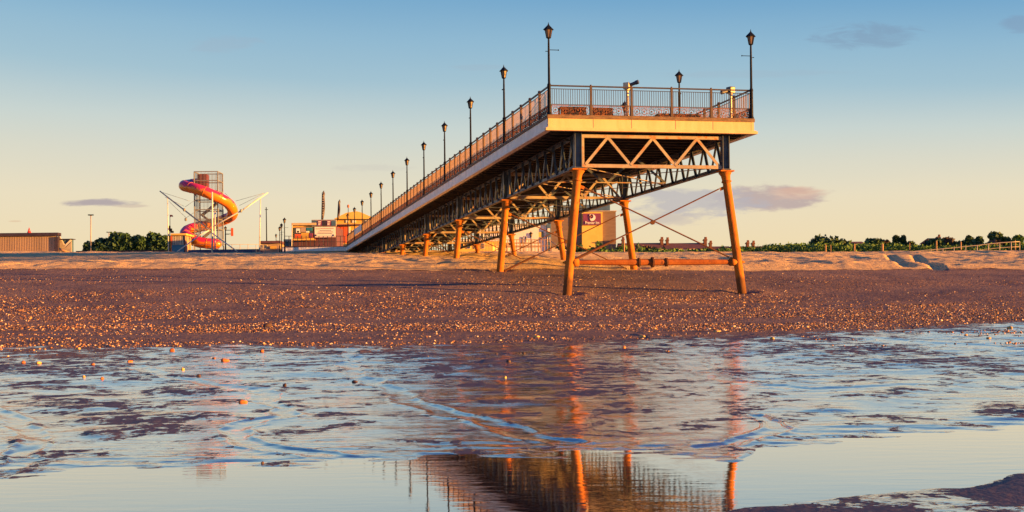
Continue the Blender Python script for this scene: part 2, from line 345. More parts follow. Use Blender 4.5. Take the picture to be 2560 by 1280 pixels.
def ground(X, Y):
    z = beach_z(X, Y)
    near = 1-sst(Y, 26, 40)
    Ys = np.maximum(Y, 2.5)
    riv = np.zeros_like(X)
    for pts, wd in RIV:
        g = [G0(*p) for p in pts]
        wob = fbm(X*1.3, Y*1.3, 3, 51)*wd*2
        sel = (Y > min(q[1] for q in g)-2) & (Y < max(q[1] for q in g)+2)
        d = np.full(X.shape, 9.0); d[sel] = segdist(X[sel]+wob[sel], Y[sel], g)
        wd = wd*.75; riv = np.maximum(riv, 1-sst(d, wd*.25, wd))
        z = z+.0065*np.exp(-((d-wd*.85)/(wd*.20))**2)*(.4+1.2*vn(X*2.2, Y*1.5, 66))
    patch = np.zeros_like(X)
    px, py = inv0(X, Ys)
    n1 = fbm(X*.9, Y*.55, 4, 5); n2 = fbm(X*.3+3, Y*.2, 3, 8)
    for (cx, cy, a, b, k) in PATCH:
        r = np.hypot((px-cx)/a+n1*.9, (py-cy)/b+n2*1.6+n1*.8)
        patch = np.maximum(patch, k*(1-sst(r, .35, 1.35)))
    zn = fbm(X*1.1, Y*.8, 4, 2)*.03 + fbm(X*5, Y*4, 3, 9)*.010
    z = z + near*(zn*(.10+patch*.45)+patch*.010-riv*.008)
    zf = fbm(X*3.2, Y*1.9, 3, 111); zg_ = fbm(X*9, Y*4.5, 2, 115)
    farw = sst(Y, 10, 20)
    z = z + near*(np.maximum(zf+.02, 0)*.018*(.4+farw+patch) + zg_*.0035*(.3+farw+patch))
    yf = yedge(POOLF, X, Ys)+fbm(X*2.2, Y*2.2, 4, 33)*.5; yn = yedge(POOLN, X, Ys)+fbm(X*3, Y*3, 4, 34)*.35
    inp = np.minimum(yf-Ys, Ys-yn)
    depth = np.clip(inp*.02, -.004, .05)
    z = np.where(Y < 12, z*(1-sst(inp, -.8, .1))-depth+((fbm(X*3, Y*7, 4, 77)*.018+.001))*(1-sst(inp, .1, .9))*sst(inp, -1.5, -.3)*(1-.85*(Ys < (yf+yn)/2)), z)
    z = np.where((Y < 16) & (Y > 5) & (inp < -.05) & (Y > yn+.3), np.maximum(z, .002*np.clip(-inp-.6, -1, 3)), z)
    for (lu, lv) in ((UL_-.42, .38), (UR_+.58, .38), (UL_-.35, 12.63), (UR_+.5, 12.63)):
        wx, wy = OX_+lu*_ux-lv*_uy, 44.0+lu*_uy+lv*_ux; dd = np.hypot(X-wx, Y-wy); z = z-.10*np.exp(-(dd/.38)**2)+.03*np.exp(-((dd-.75)/.22)**2)
    # upper beach relief
    up = sst(Y, 57, 61)*(1-sst(Y, 122, 150))
    foot = fbm(X*.9, Y*.5, 3, 71)
    z = z + up*(fbm(X*.06, Y*.05, 3, 20)*.45 + fbm(X*.45, Y*.22, 3, 21)*.24 + np.minimum(foot, 0)*.16 + fbm(X*2.2, Y*1.3, 3, 22)*.07)
    mid = sst(Y, 30, 38)*(1-sst(Y, 55, 59))
    z = z + mid*(fbm(X*.12, Y*.25, 3, 40)*.16 + fbm(X*.8, Y*.8, 3, 41)*.035 + fbm(X*3, Y*3, 2, 42)*.012)
    for tr in TR:
        pts = []
        for (a, b) in tr:
            Yq = np.interp(b, [637, 650, 660, 672], [98, 70, 62, 57.5]); q = P(a, b, Yq); pts.append((q.x, q.y))
        sel = (Y > 54) & (Y < 102); d = np.full(X.shape, 9.0); d[sel] = segdist(X[sel], Y[sel], pts)
        z = z - .11*(1-sst(d, .12, .42))
    # dry / wet zone masks
    Yd = 57.3+fbm(X*.10, X*0+2, 3, 60)*2.4+fbm(X*.9, Y*.3, 3, 61)*1.6
    dry = sst(Y, 0, 1)*sst(Y-Yd, -.25, .35)
    Yw = np.interp(px, [-400, 0, 500, 1280, 1700, 2560, 3200], [21.5, 22.0, 22.8, 23.5, 26.0, 32, 35])
    wet = 1-sst(Y-Yw+fbm(X*.35, Y*.3, 4, 62)*6+fbm(X*1.6, Y*1.2, 3, 63)*3, -3.0, 2.5)
    patch = np.where(inp > -.4, patch*0, patch)
    # near bank of the pool is damp dark sand
    bank = (Ys < yn) & (Y < 9)
    patch = np.where(bank, 1.25, patch)
    return z, dry, wet, patch, riv, np.clip(inp, -5, 5)
ys = [-14, -8, -4, -2, 0, 1, 2, 2.6, 3.2, 3.8, 4.2]
while ys[-1] < 125: ys.append(ys[-1]+(min(max(.00085*ys[-1]**2, .022), .34) if ys[-1] > 30 else min(max(.00055*ys[-1]**2, .020), .14)))
while ys[-1] < 900: ys.append(ys[-1]*1.12)
us = np.concatenate([-np.geomspace(2.2, .47, 40)[:-1], np.linspace(-.45, .45, 700), np.geomspace(.47, 2.2, 40)[1:]])
YY, UU = np.meshgrid(np.array(ys), us, indexing='ij')
XX = UU*(np.maximum(YY, -14)+16.0*(YY < 0)+0) if False else UU*np.maximum(YY, 0)+UU*np.where(YY < 6, 3*(1-np.clip(YY, 0, 6)/6), 0)
XX = XX + UU*np.where(YY < 0, -YY*.8, 0)
gz, gdry, gwet, gpatch, griv, ginp = ground(XX, YY)
nr, nc = YY.shape
me = bpy.data.meshes.new('beach'); nv = nr*nc
me.vertices.add(nv); me.vertices.foreach_set('co', np.stack([XX, YY, gz], -1).astype(np.float32).ravel())
ii, jj = np.meshgrid(np.arange(nr-1), np.arange(nc-1), indexing='ij')
q = np.stack([ii*nc+jj, ii*nc+jj+1, (ii+1)*nc+jj+1, (ii+1)*nc+jj], -1).reshape(-1, 4)
me.loops.add(q.size); me.loops.foreach_set('vertex_index', q.ravel().astype(np.int32))
me.polygons.add(len(q)); me.polygons.foreach_set('loop_start', np.arange(0, q.size, 4, dtype=np.int32))
me.polygons.foreach_set('use_smooth', np.ones(len(q), bool)); me.update(calc_edges=True)
for nm, ar in (('dry', gdry), ('wet', gwet), ('patch', gpatch), ('riv', griv), ('inp', ginp)):
    at = me.attributes.new(nm, 'FLOAT', 'POINT'); at.data.foreach_set('value', ar.astype(np.float32).ravel())
beach = tag(link('beach', me), kind='structure')

m = bpy.data.materials.new('beach_sand'); m.use_nodes = True; nt = m.node_tree; nt.nodes.clear(); n = NT(nt)
bs = n.n('ShaderNodeBsdfPrincipled'); out = n.n('ShaderNodeOutputMaterial'); nt.links.new(bs.outputs[0], out.inputs[0])
tc = n.n('ShaderNodeTexCoord').outputs['Object']
A = {}
sepo = n.n('ShaderNodeSeparateXYZ'); n.set(sepo.inputs[0], tc)
for k in ('dry', 'wet', 'patch', 'riv', 'inp'): a = n.n('ShaderNodeAttribute'); a.attribute_name = k; A[k] = a.outputs['Fac']
nbig = n.noise(n.map(tc, (1, .7, 1)), .45, 6, .6); nmid = n.noise(n.map(tc, (1, .55, 1)), 2.4, 8, .65, .6); nfin = n.noise(tc, 22, 6, .7); nstr = n.noise(n.map(tc, (1, .9, 1)), 4.2, 3, .5, .7); nblob = n.noise(n.map(tc, (1, .8, 1)), 1.7, 4, .5, .9); npeb = n.noise(tc, 7, 6, .75)
# film of water: everything wet except raised patches
yfar = n.rng(sepo.outputs[1], 9, 20)
fm = n.m('SUBTRACT', n.m('MULTIPLY', A['wet'], .64), n.m('MULTIPLY', A['patch'], .36))
fm = n.m('ADD', fm, n.m('MULTIPLY', n.m('SUBTRACT', nblob, .5), 2.0)); fm = n.m('ADD', fm, n.m('MULTIPLY', n.m('SUBTRACT', nfin, .5), .5)); fm = n.m('ADD', fm, n.m('MULTIPLY', n.m('SUBTRACT', nstr, .5), n.m('ADD', 1.2, n.m('MULTIPLY', yfar, .6))))
fm = n.m('ADD', fm, n.m('MULTIPLY', A['riv'], .35))
film = n.m('MAXIMUM', n.rng(fm, .45, .50), n.m('MULTIPLY', n.rng(n.m('ADD', n.m('ADD', n.m('MULTIPLY', nfin, .35), n.m('MULTIPLY', n.noise(n.map(tc, (1, .7, 1)), 10, 3, .55, .5), .65)), n.m('MULTIPLY', fm, .45)), .655, .69), .9))
film = n.m('MULTIPLY', film, n.rng(A['wet'], .02, .4))
damp = n.mix(n.rng(nmid, .3, .7), (.20, .145, .130), (.29, .21, .165)); damp = n.mix(n.rng(npeb, .52, .68), damp, (.34, .23, .18))
damp = n.mix(n.rng(nbig, .45, .62), damp, (.16, .12, .118), 'MIX')
damp = n.mix(n.rng(n.noise(tc, 30, 3, .7), .60, .74), damp, (.50, .33, .20))
gr1 = n.noise(n.map(tc, (1, .8, 1)), 11, 3, .65); gr2 = n.noise(n.map(tc, (1, .8, 1)), 17, 2, .6)
band_ = n.rng(n.noise(n.map(tc, (.25, 1, 1)), .5, 4, .6), .38, .60, .35, 1.0)
damp = n.mix(n.m('MULTIPLY', n.rng(gr1, .53, .60), n.m('MULTIPLY', band_, .8)), damp, (.52, .32, .17)); damp = n.mix(n.m('MULTIPLY', n.rng(gr2, .54, .60), .75), damp, (.07, .05, .065))
wetc = n.mix(n.rng(nfin, .35, .65), (.06, .038, .048), (.10, .062, .066))
drys = n.mix(n.rng(n.noise(tc, 1.3, 8, .7), .38, .62), (.90, .66, .29), (.74, .52, .24)); drys = n.mix(n.rng(nfin, .55, .75), drys, (.50, .34, .20))
drys = n.mix(n.rng(n.noise(n.map(tc, (.5, .3, 1)), .6, 6, .7), .6, .72), drys, (.34, .24, .2))
c = n.mix(n.rng(A['wet'], .1, .8), damp, wetc); c = n.mix(film, c, (.055, .04, .04)); c = n.mix(A['dry'], c, drys)
edge = n.m('MULTIPLY', n.rng(A['dry'], .02, .3), n.m('SUBTRACT', 1.0, n.rng(A['dry'], .5, .98)))
c = n.mix(n.m('MULTIPLY', edge, n.rng(nmid, .4, .55)), c, (.06, .03, .025))
n.set(bs.inputs['Base Color'], c)
rg = n.mix(A['dry'], n.mix(n.rng(A['wet'], .1, .8), (.85, .85, .85), (.62, .62, .62)), (1., 1., 1.))
rg = n.m('ADD', n.m('MULTIPLY', rg, n.m('SUBTRACT', 1.0, film)), n.m('MULTIPLY', film, .07))
n.set(bs.inputs['Coat Weight'], n.m('MULTIPLY', film, 1.0)); bs.inputs['Coat Roughness'].default_value = .05; COATN = bs.inputs['Coat Normal']
n.set(bs.inputs['Roughness'], rg)
n.set(bs.inputs['Specular IOR Level'], n.m('SUBTRACT', .5, n.m('MULTIPLY', n.m('SUBTRACT', 1.0, A['wet']), .35)))
rip = n.noise(n.map(tc, (1.6, 3.2, 1)), 2.2, 4, .55, .8)
h1 = n.m('ADD', n.m('MULTIPLY', nfin, .022), n.m('MULTIPLY', n.m('SUBTRACT', gr1, gr2), .05)); h2 = n.m('MULTIPLY', nmid, .05)
hw = n.m('ADD', n.m('MULTIPLY', rip, n.m('ADD', .0040, n.m('MULTIPLY', yfar, .0015))), n.m('MULTIPLY', nstr, n.m('ADD', .0012, n.m('MULTIPLY', yfar, .003))))
hw = n.m('ADD', hw, n.m('MULTIPLY', n.noise(n.map(tc, (1, 2.5, 1)), 16, 3, .5), .0007))
hd = n.m('ADD', h1, n.m('ADD', h2, n.m('MULTIPLY', npeb, .03)))
hd = n.m('ADD', hd, n.m('MULTIPLY', A['dry'], n.m('ADD', n.m('MULTIPLY', n.noise(n.map(tc, (1, .6, 1)), 1.1, 6, .6), .22), n.m('MULTIPLY', n.noise(tc, 4, 5, .6), .06))))
rough_h = n.m('MULTIPLY', hd, n.rng(A['wet'], .3, 1, 1.0, .22))
hh = n.m('ADD', n.m('MULTIPLY', rough_h, n.m('SUBTRACT', 1.0, film)), n.m('MULTIPLY', hw, film))
bp = n.n('ShaderNodeBump'); bp.inputs['Distance'].default_value = 1.0; bp.inputs['Strength'].default_value = 1.0
n.set(bp.inputs['Height'], hh)
# seaward-facing micro ripples of the draining film
tl = n.m('MULTIPLY', film, n.m('ADD', n.m('MULTIPLY', yfar, .012), n.rng(n.noise(n.map(tc, (.7, 1.2, 1)), 1.1, 5, .6, .8), .40, .68, .008, .060)))
tl = n.m('MULTIPLY', n.m('MULTIPLY', tl, n.rng(sepo.outputs[1], 8, 16, .42, .92)), n.rng(A['inp'], -.9, -.1, 1, 0))
tv = n.n('ShaderNodeCombineXYZ'); n.set(tv.inputs[1], n.m('MULTIPLY', tl, -1.0))
va = n.n('ShaderNodeVectorMath', operation='ADD'); nt.links.new(bp.outputs[0], va.inputs[0]); nt.links.new(tv.outputs[0], va.inputs[1])
vn_ = n.n('ShaderNodeVectorMath', operation='NORMALIZE'); nt.links.new(va.outputs[0], vn_.inputs[0])
nt.links.new(vn_.outputs[0], bs.inputs['Normal']); nt.links.new(vn_.outputs[0], COATN)
me.materials.append(m)

# pool water
wm = bpy.data.materials.new('pool_water'); wm.use_nodes = True; nt = wm.node_tree; nt.nodes.clear(); n = NT(nt)
bs = n.n('ShaderNodeBsdfPrincipled'); out = n.n('ShaderNodeOutputMaterial'); nt.links.new(bs.outputs[0], out.inputs[0])
tc = n.n('ShaderNodeTexCoord').outputs['Object']
bs.inputs['Base Color'].default_value = (.05, .045, .045, 1); bs.inputs['Roughness'].default_value = .025; bs.inputs['IOR'].default_value = 1.36
bs.inputs['Specular IOR Level'].default_value = .6; bs.inputs['Coat Weight'].default_value = 1.0; bs.inputs['Coat Roughness'].default_value = .02
h = n.m('ADD', n.m('MULTIPLY', n.noise(n.map(tc, (1, 3, 1), (0, 0, .15)), 3.0, 2, .5), .0010), n.m('MULTIPLY', n.noise(n.map(tc, (1, 4, 1)), 14, 2, .5), .00016))
h = n.m('MULTIPLY', h, n.rng(n.noise(tc, .5, 3), .35, .65, .3, 1.2))
bp = n.n('ShaderNodeBump'); bp.inputs['Distance'].default_value = 1.0; n.set(bp.inputs['Height'], h); nt.links.new(bp.outputs[0], bs.inputs['Normal']); nt.links.new(bp.outputs[0], bs.inputs['Coat Normal'])
b = MB(); b.add([(-14, -3, 0), (14, -3, 0), (14, 11.8, 0), (-14, 11.8, 0)], [(0, 1, 2, 3)])
tag(b.build('water', wm), kind='structure')

# ------------------------------------------------------------------ pebbles
ico_v = []
ph = (1+5**.5)/2
for a, b_ in ((-1, ph), (1, ph), (-1, -ph), (1, -ph)): ico_v += [(a, b_, 0), (0, a, b_), (b_, 0, a)]
ico_v = np.array(ico_v)/math.hypot(1, ph)
import itertools
ed = min(np.linalg.norm(ico_v[0]-ico_v[k]) for k in range(1, 12))*1.01
ico_f = []
for a, b_, c_ in itertools.combinations(range(12), 3):
    if all(np.linalg.norm(ico_v[i]-ico_v[j]) < ed for i, j in ((a, b_), (b_, c_), (a, c_))):
        if np.dot(np.cross(ico_v[b_]-ico_v[a], ico_v[c_]-ico_v[a]), ico_v[a]) < 0: b_, c_ = c_, b_
        ico_f.append((a, b_, c_))
ico_f = np.array(ico_f)
def pebbles(name, n_try, y0, y1, smin, smax, seed, thr, power=2.4):
    rg_ = np.random.default_rng(seed)
    Y = y0+(y1-y0)*rg_.random(n_try); X = (rg_.random(n_try)*2-1)*.44*Y
    dens = fbm(X*.16, Y*.45, 3, 90)*2.6+fbm(X*.8, Y*1.3, 3, 91)*1.8+.42
    px, py = inv0(X, Y)
    Yw = np.interp(px, [-400, 0, 500, 1280, 1700, 2560, 3200], [21.5, 22.0, 22.8, 23.5, 26.0, 32, 35])-fbm(X*.35, Y*.3, 4, 62)*6-fbm(X*1.6, Y*1.2, 3, 63)*3
    band = .36+.65*np.exp(-((Y-38)/5.0)**2)+.08*np.exp(-((Y-Yw-2.5)/2.5)**2)-.18*sst(28-Y, 0, 5)-.75*sst(Yw-Y, -2.5, 4)-.25*sst(Y, 46, 56)-.16*sst(X, 4, 16)
    keep = rg_.random(n_try) < np.clip(dens*band*thr, 0, 1)
    X, Y = X[keep], Y[keep]; k = len(X)
    s_ = smin+(smax-smin)*rg_.random(k)**power
    z = ground(X, Y)[0]
    sc3 = np.stack([s_*(.8+.6*rg_.random(k)), s_*(.8+.6*rg_.random(k)), s_*(.45+.35*rg_.random(k))], -1)
    V = ico_v[None]*(1+.22*(rg_.random((k, 12, 1))-.5))*sc3[:, None]
    an = rg_.random(k)*6.283; ca, sa = np.cos(an)[:, None], np.sin(an)[:, None]
    vx = V[..., 0]*ca-V[..., 1]*sa; vy = V[..., 0]*sa+V[..., 1]*ca
    V = np.stack([vx+X[:, None], vy+Y[:, None], V[..., 2]+(z+sc3[:, 2]*.35)[:, None]], -1)
    Fc = (ico_f[None]+(np.arange(k)*12)[:, None, None]).reshape(-1, 3)
    me = bpy.data.meshes.new(name); me.vertices.add(k*12); me.vertices.foreach_set('co', V.astype(np.float32).ravel())
    me.loops.add(Fc.size); me.loops.foreach_set('vertex_index', Fc.ravel().astype(np.int32))
    me.polygons.add(len(Fc)); me.polygons.foreach_set('loop_start', np.arange(0, Fc.size, 3, dtype=np.int32))
    me.polygons.foreach_set('use_smooth', np.ones(len(Fc), bool)); me.update(calc_edges=True)
    at = me.attributes.new('tone', 'FLOAT', 'POINT'); at.data.foreach_set('value', np.repeat(rg_.random(k), 12).astype(np.float32))
    print(name, k)
    return me
pm = bpy.data.materials.new('mixed_gravel'); pm.use_nodes = True; nt = pm.node_tree; nt.nodes.clear(); n = NT(nt)
bs = n.n('ShaderNodeBsdfPrincipled'); out = n.n('ShaderNodeOutputMaterial'); nt.links.new(bs.outputs[0], out.inputs[0])
a = n.n('ShaderNodeAttribute'); a.attribute_name = 'tone'
n.set(bs.inputs['Base Color'], n.ramp(a.outputs['Fac'], [(0, (.045, .03, .035)), (.40, (.10, .06, .055)), (.60, (.22, .11, .06)), (.75, (.45, .22, .08)), (.86, (.65, .38, .14)), (.95, (.78, .60, .40)), (1, (.8, .72, .58))]))
bs.inputs['Roughness'].default_value = .6
g1 = pebbles('gravel', 330000, 20, 58, .007, .028, 1, .85, 2.8); g1.materials.append(pm)
tag(link('gravel', g1), 'countless small orange and brown pebbles scattered over the damp beach', 'gravel', kind='stuff')
g2 = pebbles('shingle', 6000, 18, 42, .018, .05, 2, .26, 3); g2.materials.append(pm)
tag(link('shingle', g2), 'larger loose stones strewn along the edge of the wet sand', 'shingle', kind='stuff')

def stone_mesh(seed, s3, rough=.18):
    rg_ = np.random.default_rng(seed); import bmesh
    bm = bmesh.new(); bmesh.ops.create_icosphere(bm, subdivisions=2, radius=1)
    for v_ in bm.verts:
        c_ = np.array(v_.co); d = 1+rough*math.sin(3*c_[0]+seed)*math.cos(2.5*c_[1]-seed)+rough*(rg_.random()-.5)*.5
        v_.co = (c_[0]*d*s3[0], c_[1]*d*s3[1], c_[2]*d*s3[2])
    me = bpy.data.meshes.new('stone'); bm.to_mesh(me); bm.free(); me.polygons.foreach_set('use_smooth', [True]*len(me.polygons)); return me
def gpoint(px, py):
    lo, hi = 4.0, 120.0
    prev = None
    for Y in np.arange(4.5, 100, .05):
        q = P(px, py, Y)
        if float(beach_z(q.x, Y)) > q.z: return q
    return P(px, py, 60)
ST = [(668, 818, .17, .12, 'rock', 'dark angular rock standing alone on the gravel left of the pier'),
      (196, 873, .075, .04, 'stoney', 'pale yellow pebble at the wet sand edge, left of the dark rock'),
      (562, 903, .10, .045, 'stoneo', 'flat orange stone lying in the wet sheen, below the dark rock'),
      (608, 1008, .06, .03, 'stoneo', 'orange flat stone in the wet sand, lowest on the left'),
      (1262, 948, .035, .022, 'stoney', 'lone yellow pebble on the brown wet patch under the pier'),
      (430, 878, .06, .05, 'stoneo', 'rounded brown-orange stone at the edge of the wet sand'),
      (655, 880, .05, .05, 'stoneo', 'upright orange stone just above the wet sheen'),
      (457, 925, .035, .03, 'stoney', 'small round yellow stone in the sheen on the left'),
      (497, 942, .04, .032, 'rock', 'dark red stone in the sheen on the left'),
      (1930, 850, .07, .05, 'stoney', 'round bright yellow stone right of the pier legs at the waterline'),
      (1793, 831, .13, .04, 'stoney', 'flat yellow stone on the gravel below the right front pier leg'),
      (1606, 843, .09, .05, 'stoney', 'yellow stone on the gravel between the front pier legs'),
      (1342, 843, .09, .045, 'stoney', 'flat yellow stone on the gravel below the left front pier leg'),
      (1560, 874, .05, .045, 'stoneo', 'brown-orange stone at the water edge between the pier legs'),
      (2525, 822, .09, .05, 'stoney', 'yellow stone at the far right on the water edge'),
      (2472, 847, .06, .035, 'stoney', 'small flat yellow pebble in the sheen at the far right'),
      (58, 910, .05, .045, 'stoneo', 'orange stone in the sheen at the far left'),
      (96, 912, .06, .035, 'stoney', 'yellow pebble in the sheen beside the leftmost orange stone'),
      (325, 907, .06, .035, 'stoneo', 'orange pebble in the sheen below the brown-orange stone'),
      (232, 916, .045, .03, 'stoneo', 'dull orange flat pebble in the sheen, between two other stones on the left'),
      (255, 950, .035, .028, 'stoneo', 'orange pebble on the top of the large brown mud patch at left'),
      (210, 944, .03, .028, 'stoney', 'tiny yellow pebble above the large brown mud patch at left'),
      (888, 957, .05, .028, 'rock', 'dark stone beside the thin stream of water'),
      (656, 1162, .016, .012, 'rock', 'tiny dark stone at the rim of the calm pool'),
      (535, 898, .04, .03, 'stoneo', 'small orange stone left of the flat orange stone'),
      (712, 967, .03, .03, 'rock', 'small pointed dark stone in the middle of the sheen')]
for i, (px, py, sx, sz, mt, lb) in enumerate(ST):
    q = gpoint(px, py)
    me = stone_mesh(i+3, (sx*.68, sx*.6, sz*.66), .32); me.materials.append(M[mt])
    o = link('rock' if i == 0 else 'stone', me, None, (q.x, q.y, float(ground(np.array([q.x]), np.array([q.y]))[0][0])+sz*.25)); o.rotation_euler = (0, 0, i*1.3)
    tag(o, lb, 'rock' if i == 0 else 'stone', None if i == 0 else 'stones at the edge of the wet sand')
#@@PIER
# ------------------------------------------------------------------ pier
OX, OY = 1.27, 44.0; AL = math.atan(.206); WID = 7.28; LEN = 88.0
ux, uy = math.cos(AL), math.sin(AL)
def L2W(a, b, z=0): return Vector((OX+a*ux-b*uy, OY+a*uy+b*ux, z))
ZK = 7.42                                     # top of the deck kerb
pier = thing('pier', (OX, OY, 0), 'long iron and timber pier on splayed rusty columns striding over the beach', 'pier', rz=AL)
UL, UR = 1.1, 6.36
def part(mb, name, mt, parent, smooth=False, bv=0):
    o = mb.build(name, mt, parent, smooth)
    if bv: bevel(o, bv)
    return o
b = MB(); b.box(.12, WID-.12, .12, LEN, ZK-.50, ZK-.06)
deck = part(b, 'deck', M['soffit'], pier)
b = MB(); y = .6
while y < LEN: b.box(.25, WID-.25, y-.06, y+.06, ZK-.57, ZK-.50); y += .765
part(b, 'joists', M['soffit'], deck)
b = MB(); b.box(-.03, WID+.03, -.03, .12, ZK-.12, ZK); b.box(-.03, .12, .12, LEN, ZK-.10, ZK-.0); b.box(WID-.12, WID+.03, .12, LEN, ZK-.12, ZK)
part(b, 'timber_kerb', M['kerb'], pier, bv=.01)
def fascia(x0, x1, y0, y1, ax):
    b = MB(); b.box(x0, x1, y0, y1, ZK-.45, ZK-.12); return b
b = MB()
b.box(0.02, WID-.02, .0, .11, ZK-.45, ZK-.12)
b.box(-.10, WID+.10, -.10, .11, ZK-.535, ZK-.45); b.box(-.06, WID+.06, -.06, 0, ZK-.45, ZK-.42)
b.box(-.0, .10, -.006, .0, ZK-.45, ZK-.12); b.box(WID-.10, WID, -.006, 0, ZK-.45, ZK-.12)
ff = part(b, 'front_fascia', M['cream'], pier, bv=.008)
for k in range(1, 5):
    b = MB(); xj = .02+(WID-.04)*k/5+.11*(k % 2); b.box(xj-.016, xj+.016, -.009, -.001, ZK-.445, ZK-.125); part(b, 'joint_strip', M['cream'], ff)
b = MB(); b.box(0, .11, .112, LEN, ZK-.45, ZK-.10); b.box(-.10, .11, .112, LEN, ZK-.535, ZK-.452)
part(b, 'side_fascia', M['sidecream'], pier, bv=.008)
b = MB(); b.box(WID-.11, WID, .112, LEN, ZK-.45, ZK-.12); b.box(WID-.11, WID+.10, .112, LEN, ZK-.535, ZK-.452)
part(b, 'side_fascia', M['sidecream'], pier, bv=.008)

BAY = 12.25; V0 = .38; NB = 7; ZT = 6.83; ZB = 5.68
# columns
for i in range(NB):
    v = V0+i*BAY
    for s, uc in ((-1, UL), (1, UR)):
        lean = (.42 if s < 0 else .58); zt = ZB-.02
        gx = L2W(uc+s*lean, v); zg = float(beach_z(gx.x, gx.y))-.4
        dz_ = (zt-zg)/(zt-1.4); bu = uc+s*lean*dz_
        b = MB()
        A_, B_ = Vector((bu, v, zg)), Vector((uc, v, zt-.05))
        def on(z): f = (z-zg)/(zt-.05-zg); return A_.lerp(B_, f)
        prof = [(zg, .155), (zt-.80, .142), (zt-.42, .138), (zt-.40, .175), (zt-.36, .175), (zt-.34, .145), (zt-.18, .165), (zt-.08, .225), (zt-.05, .235)]
        prof = [p for p in prof if p[0] >= zg]
        b.tube([on(z) for z, r in prof], [r for z, r in prof], 20)
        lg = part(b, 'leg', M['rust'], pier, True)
        e = lg.modifiers.new('edge', 'EDGE_SPLIT'); e.split_angle = R(40)
        c = MB(); c.box(uc-.25, uc+.25, v-.25, v+.25, zt-.05, zt); part(c, 'cap_plate', M['rust'], lg, bv=.01)
        for zz in (2.55, 5.08):
            if zz > zg+.3:
                c = MB(); q_ = on(zz); c.beam(q_-Vector((s*.10, 0, 0)), q_-Vector((s*.27, 0, .07 if zz > 4 else -.08)), .05, .11); part(c, 'rod_lug', M['rust'], lg, bv=.008)
        if zg < 2.0 and i == 0:
            c = MB(); q_ = on(2.50); c.tube([q_-Vector((s*.05, 0, 0)), q_-Vector((s*.30, 0, 0))], .135, 12); c.tube([q_+Vector((s*.1, 0, 0)), q_+Vector((s*.24, 0, 0))], [.05, .035], 8)
            part(c, 'tie_socket', M['rust'], lg, True)
    if i == 0:
        c = MB(); zc = 2.50
        c.tube([(UL-.35, v, zc), (3.2, v, zc), (3.9, v, zc), (UR+.38, v, zc)], [.068, .115, .115, .085], 8)
        tie = part(c, 'tie_beam', M['redrust'], pier)
        for xx, rr in ((3.22, .155), (3.70, .185), (4.20, .155)):
            c = MB(); c.tube([(xx-.03, v, zc), (xx+.03, v, zc)], rr, 14); part(c, 'tie_collar', M['rod'], tie)
    # cross rods
    zlo = 2.52
    c = MB()
    pA, pB = Vector((UL+.25, v+.03, 5.02)), Vector((UR+.12, v+.03, zlo+.15)); c.tube([pA, pB], .026, 6)
    pC, pD = Vector((UR-.25, v-.03, 5.02)), Vector((UL-.10, v-.03, zlo+.10)); c.tube([pC, pD], .026, 6)
    c.tube([pD, pD.lerp(pC, .26)], .045, 8)
    rod = part(c, 'cross_rods', M['rod'], pier)
    if i < 3:
        c = MB(); ctr = (pA+pB)/2; c.tube([(3.72, v-.05, 3.86), (3.72, v+.05, 3.86)], .075, 12); part(c, 'rod_boss', M['rod'], rod)
    # cross frame
    c = MB(); th = .09
    c.box(UL+.13, UR-.13, v-.06, v+.06, ZT-.115, ZT); c.box(UL+.13, UR-.13, v-.05, v+.05, ZB+.03, ZB+.15)
    c.box(UL+.131, UL+.22, v-.055, v+.055, ZB+.15, ZT-.115); 
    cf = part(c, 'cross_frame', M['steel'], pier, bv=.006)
    n_ = 3; w_ = (UR-UL-.5)/n_; x0 = UL+.26
    for k in range(n_):
        for a_, b_ in ((x0+k*w_, x0+k*w_+w_*.5), (x0+(k+1)*w_, x0+k*w_+w_*.5)):
            d_ = MB(); yo = -.055 if b_ > a_ else -.04
            d_.beam((a_, v+yo, ZB+.13), (b_, v+yo, ZT-.09), .022, .095, (0, 0, 1)); 
            d_.beam((a_, v+yo+.02, ZB+.13), (b_, v+yo+.02, ZT-.09), .05, .022)
            part(d_, 'diagonal_brace', M['steel'], cf)
    # corner posts of the frame above each column
    for uc in (UL, UR):
        c = MB(); c.box(uc-.11, uc+.11, v-.012, v+.012, ZB, ZT+.05); c.box(uc-.125, uc-.10, v-.13, v+.13, ZB, ZT+.05); c.box(uc+.10, uc+.125, v-.13, v+.13, ZB, ZT+.05)
        c.box(uc-.16, uc+.16, v-.17, v+.17, ZB-.0, ZB+.03)
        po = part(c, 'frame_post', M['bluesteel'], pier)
        if i == 0:
            for xx in (-.075, .075): r_ = MB(); r_.box(uc+xx-.022, uc+xx+.022, v-.03, v-.013, ZB+.04, ZT); part(r_, 'angle_strip', M['bluesteel'], po)
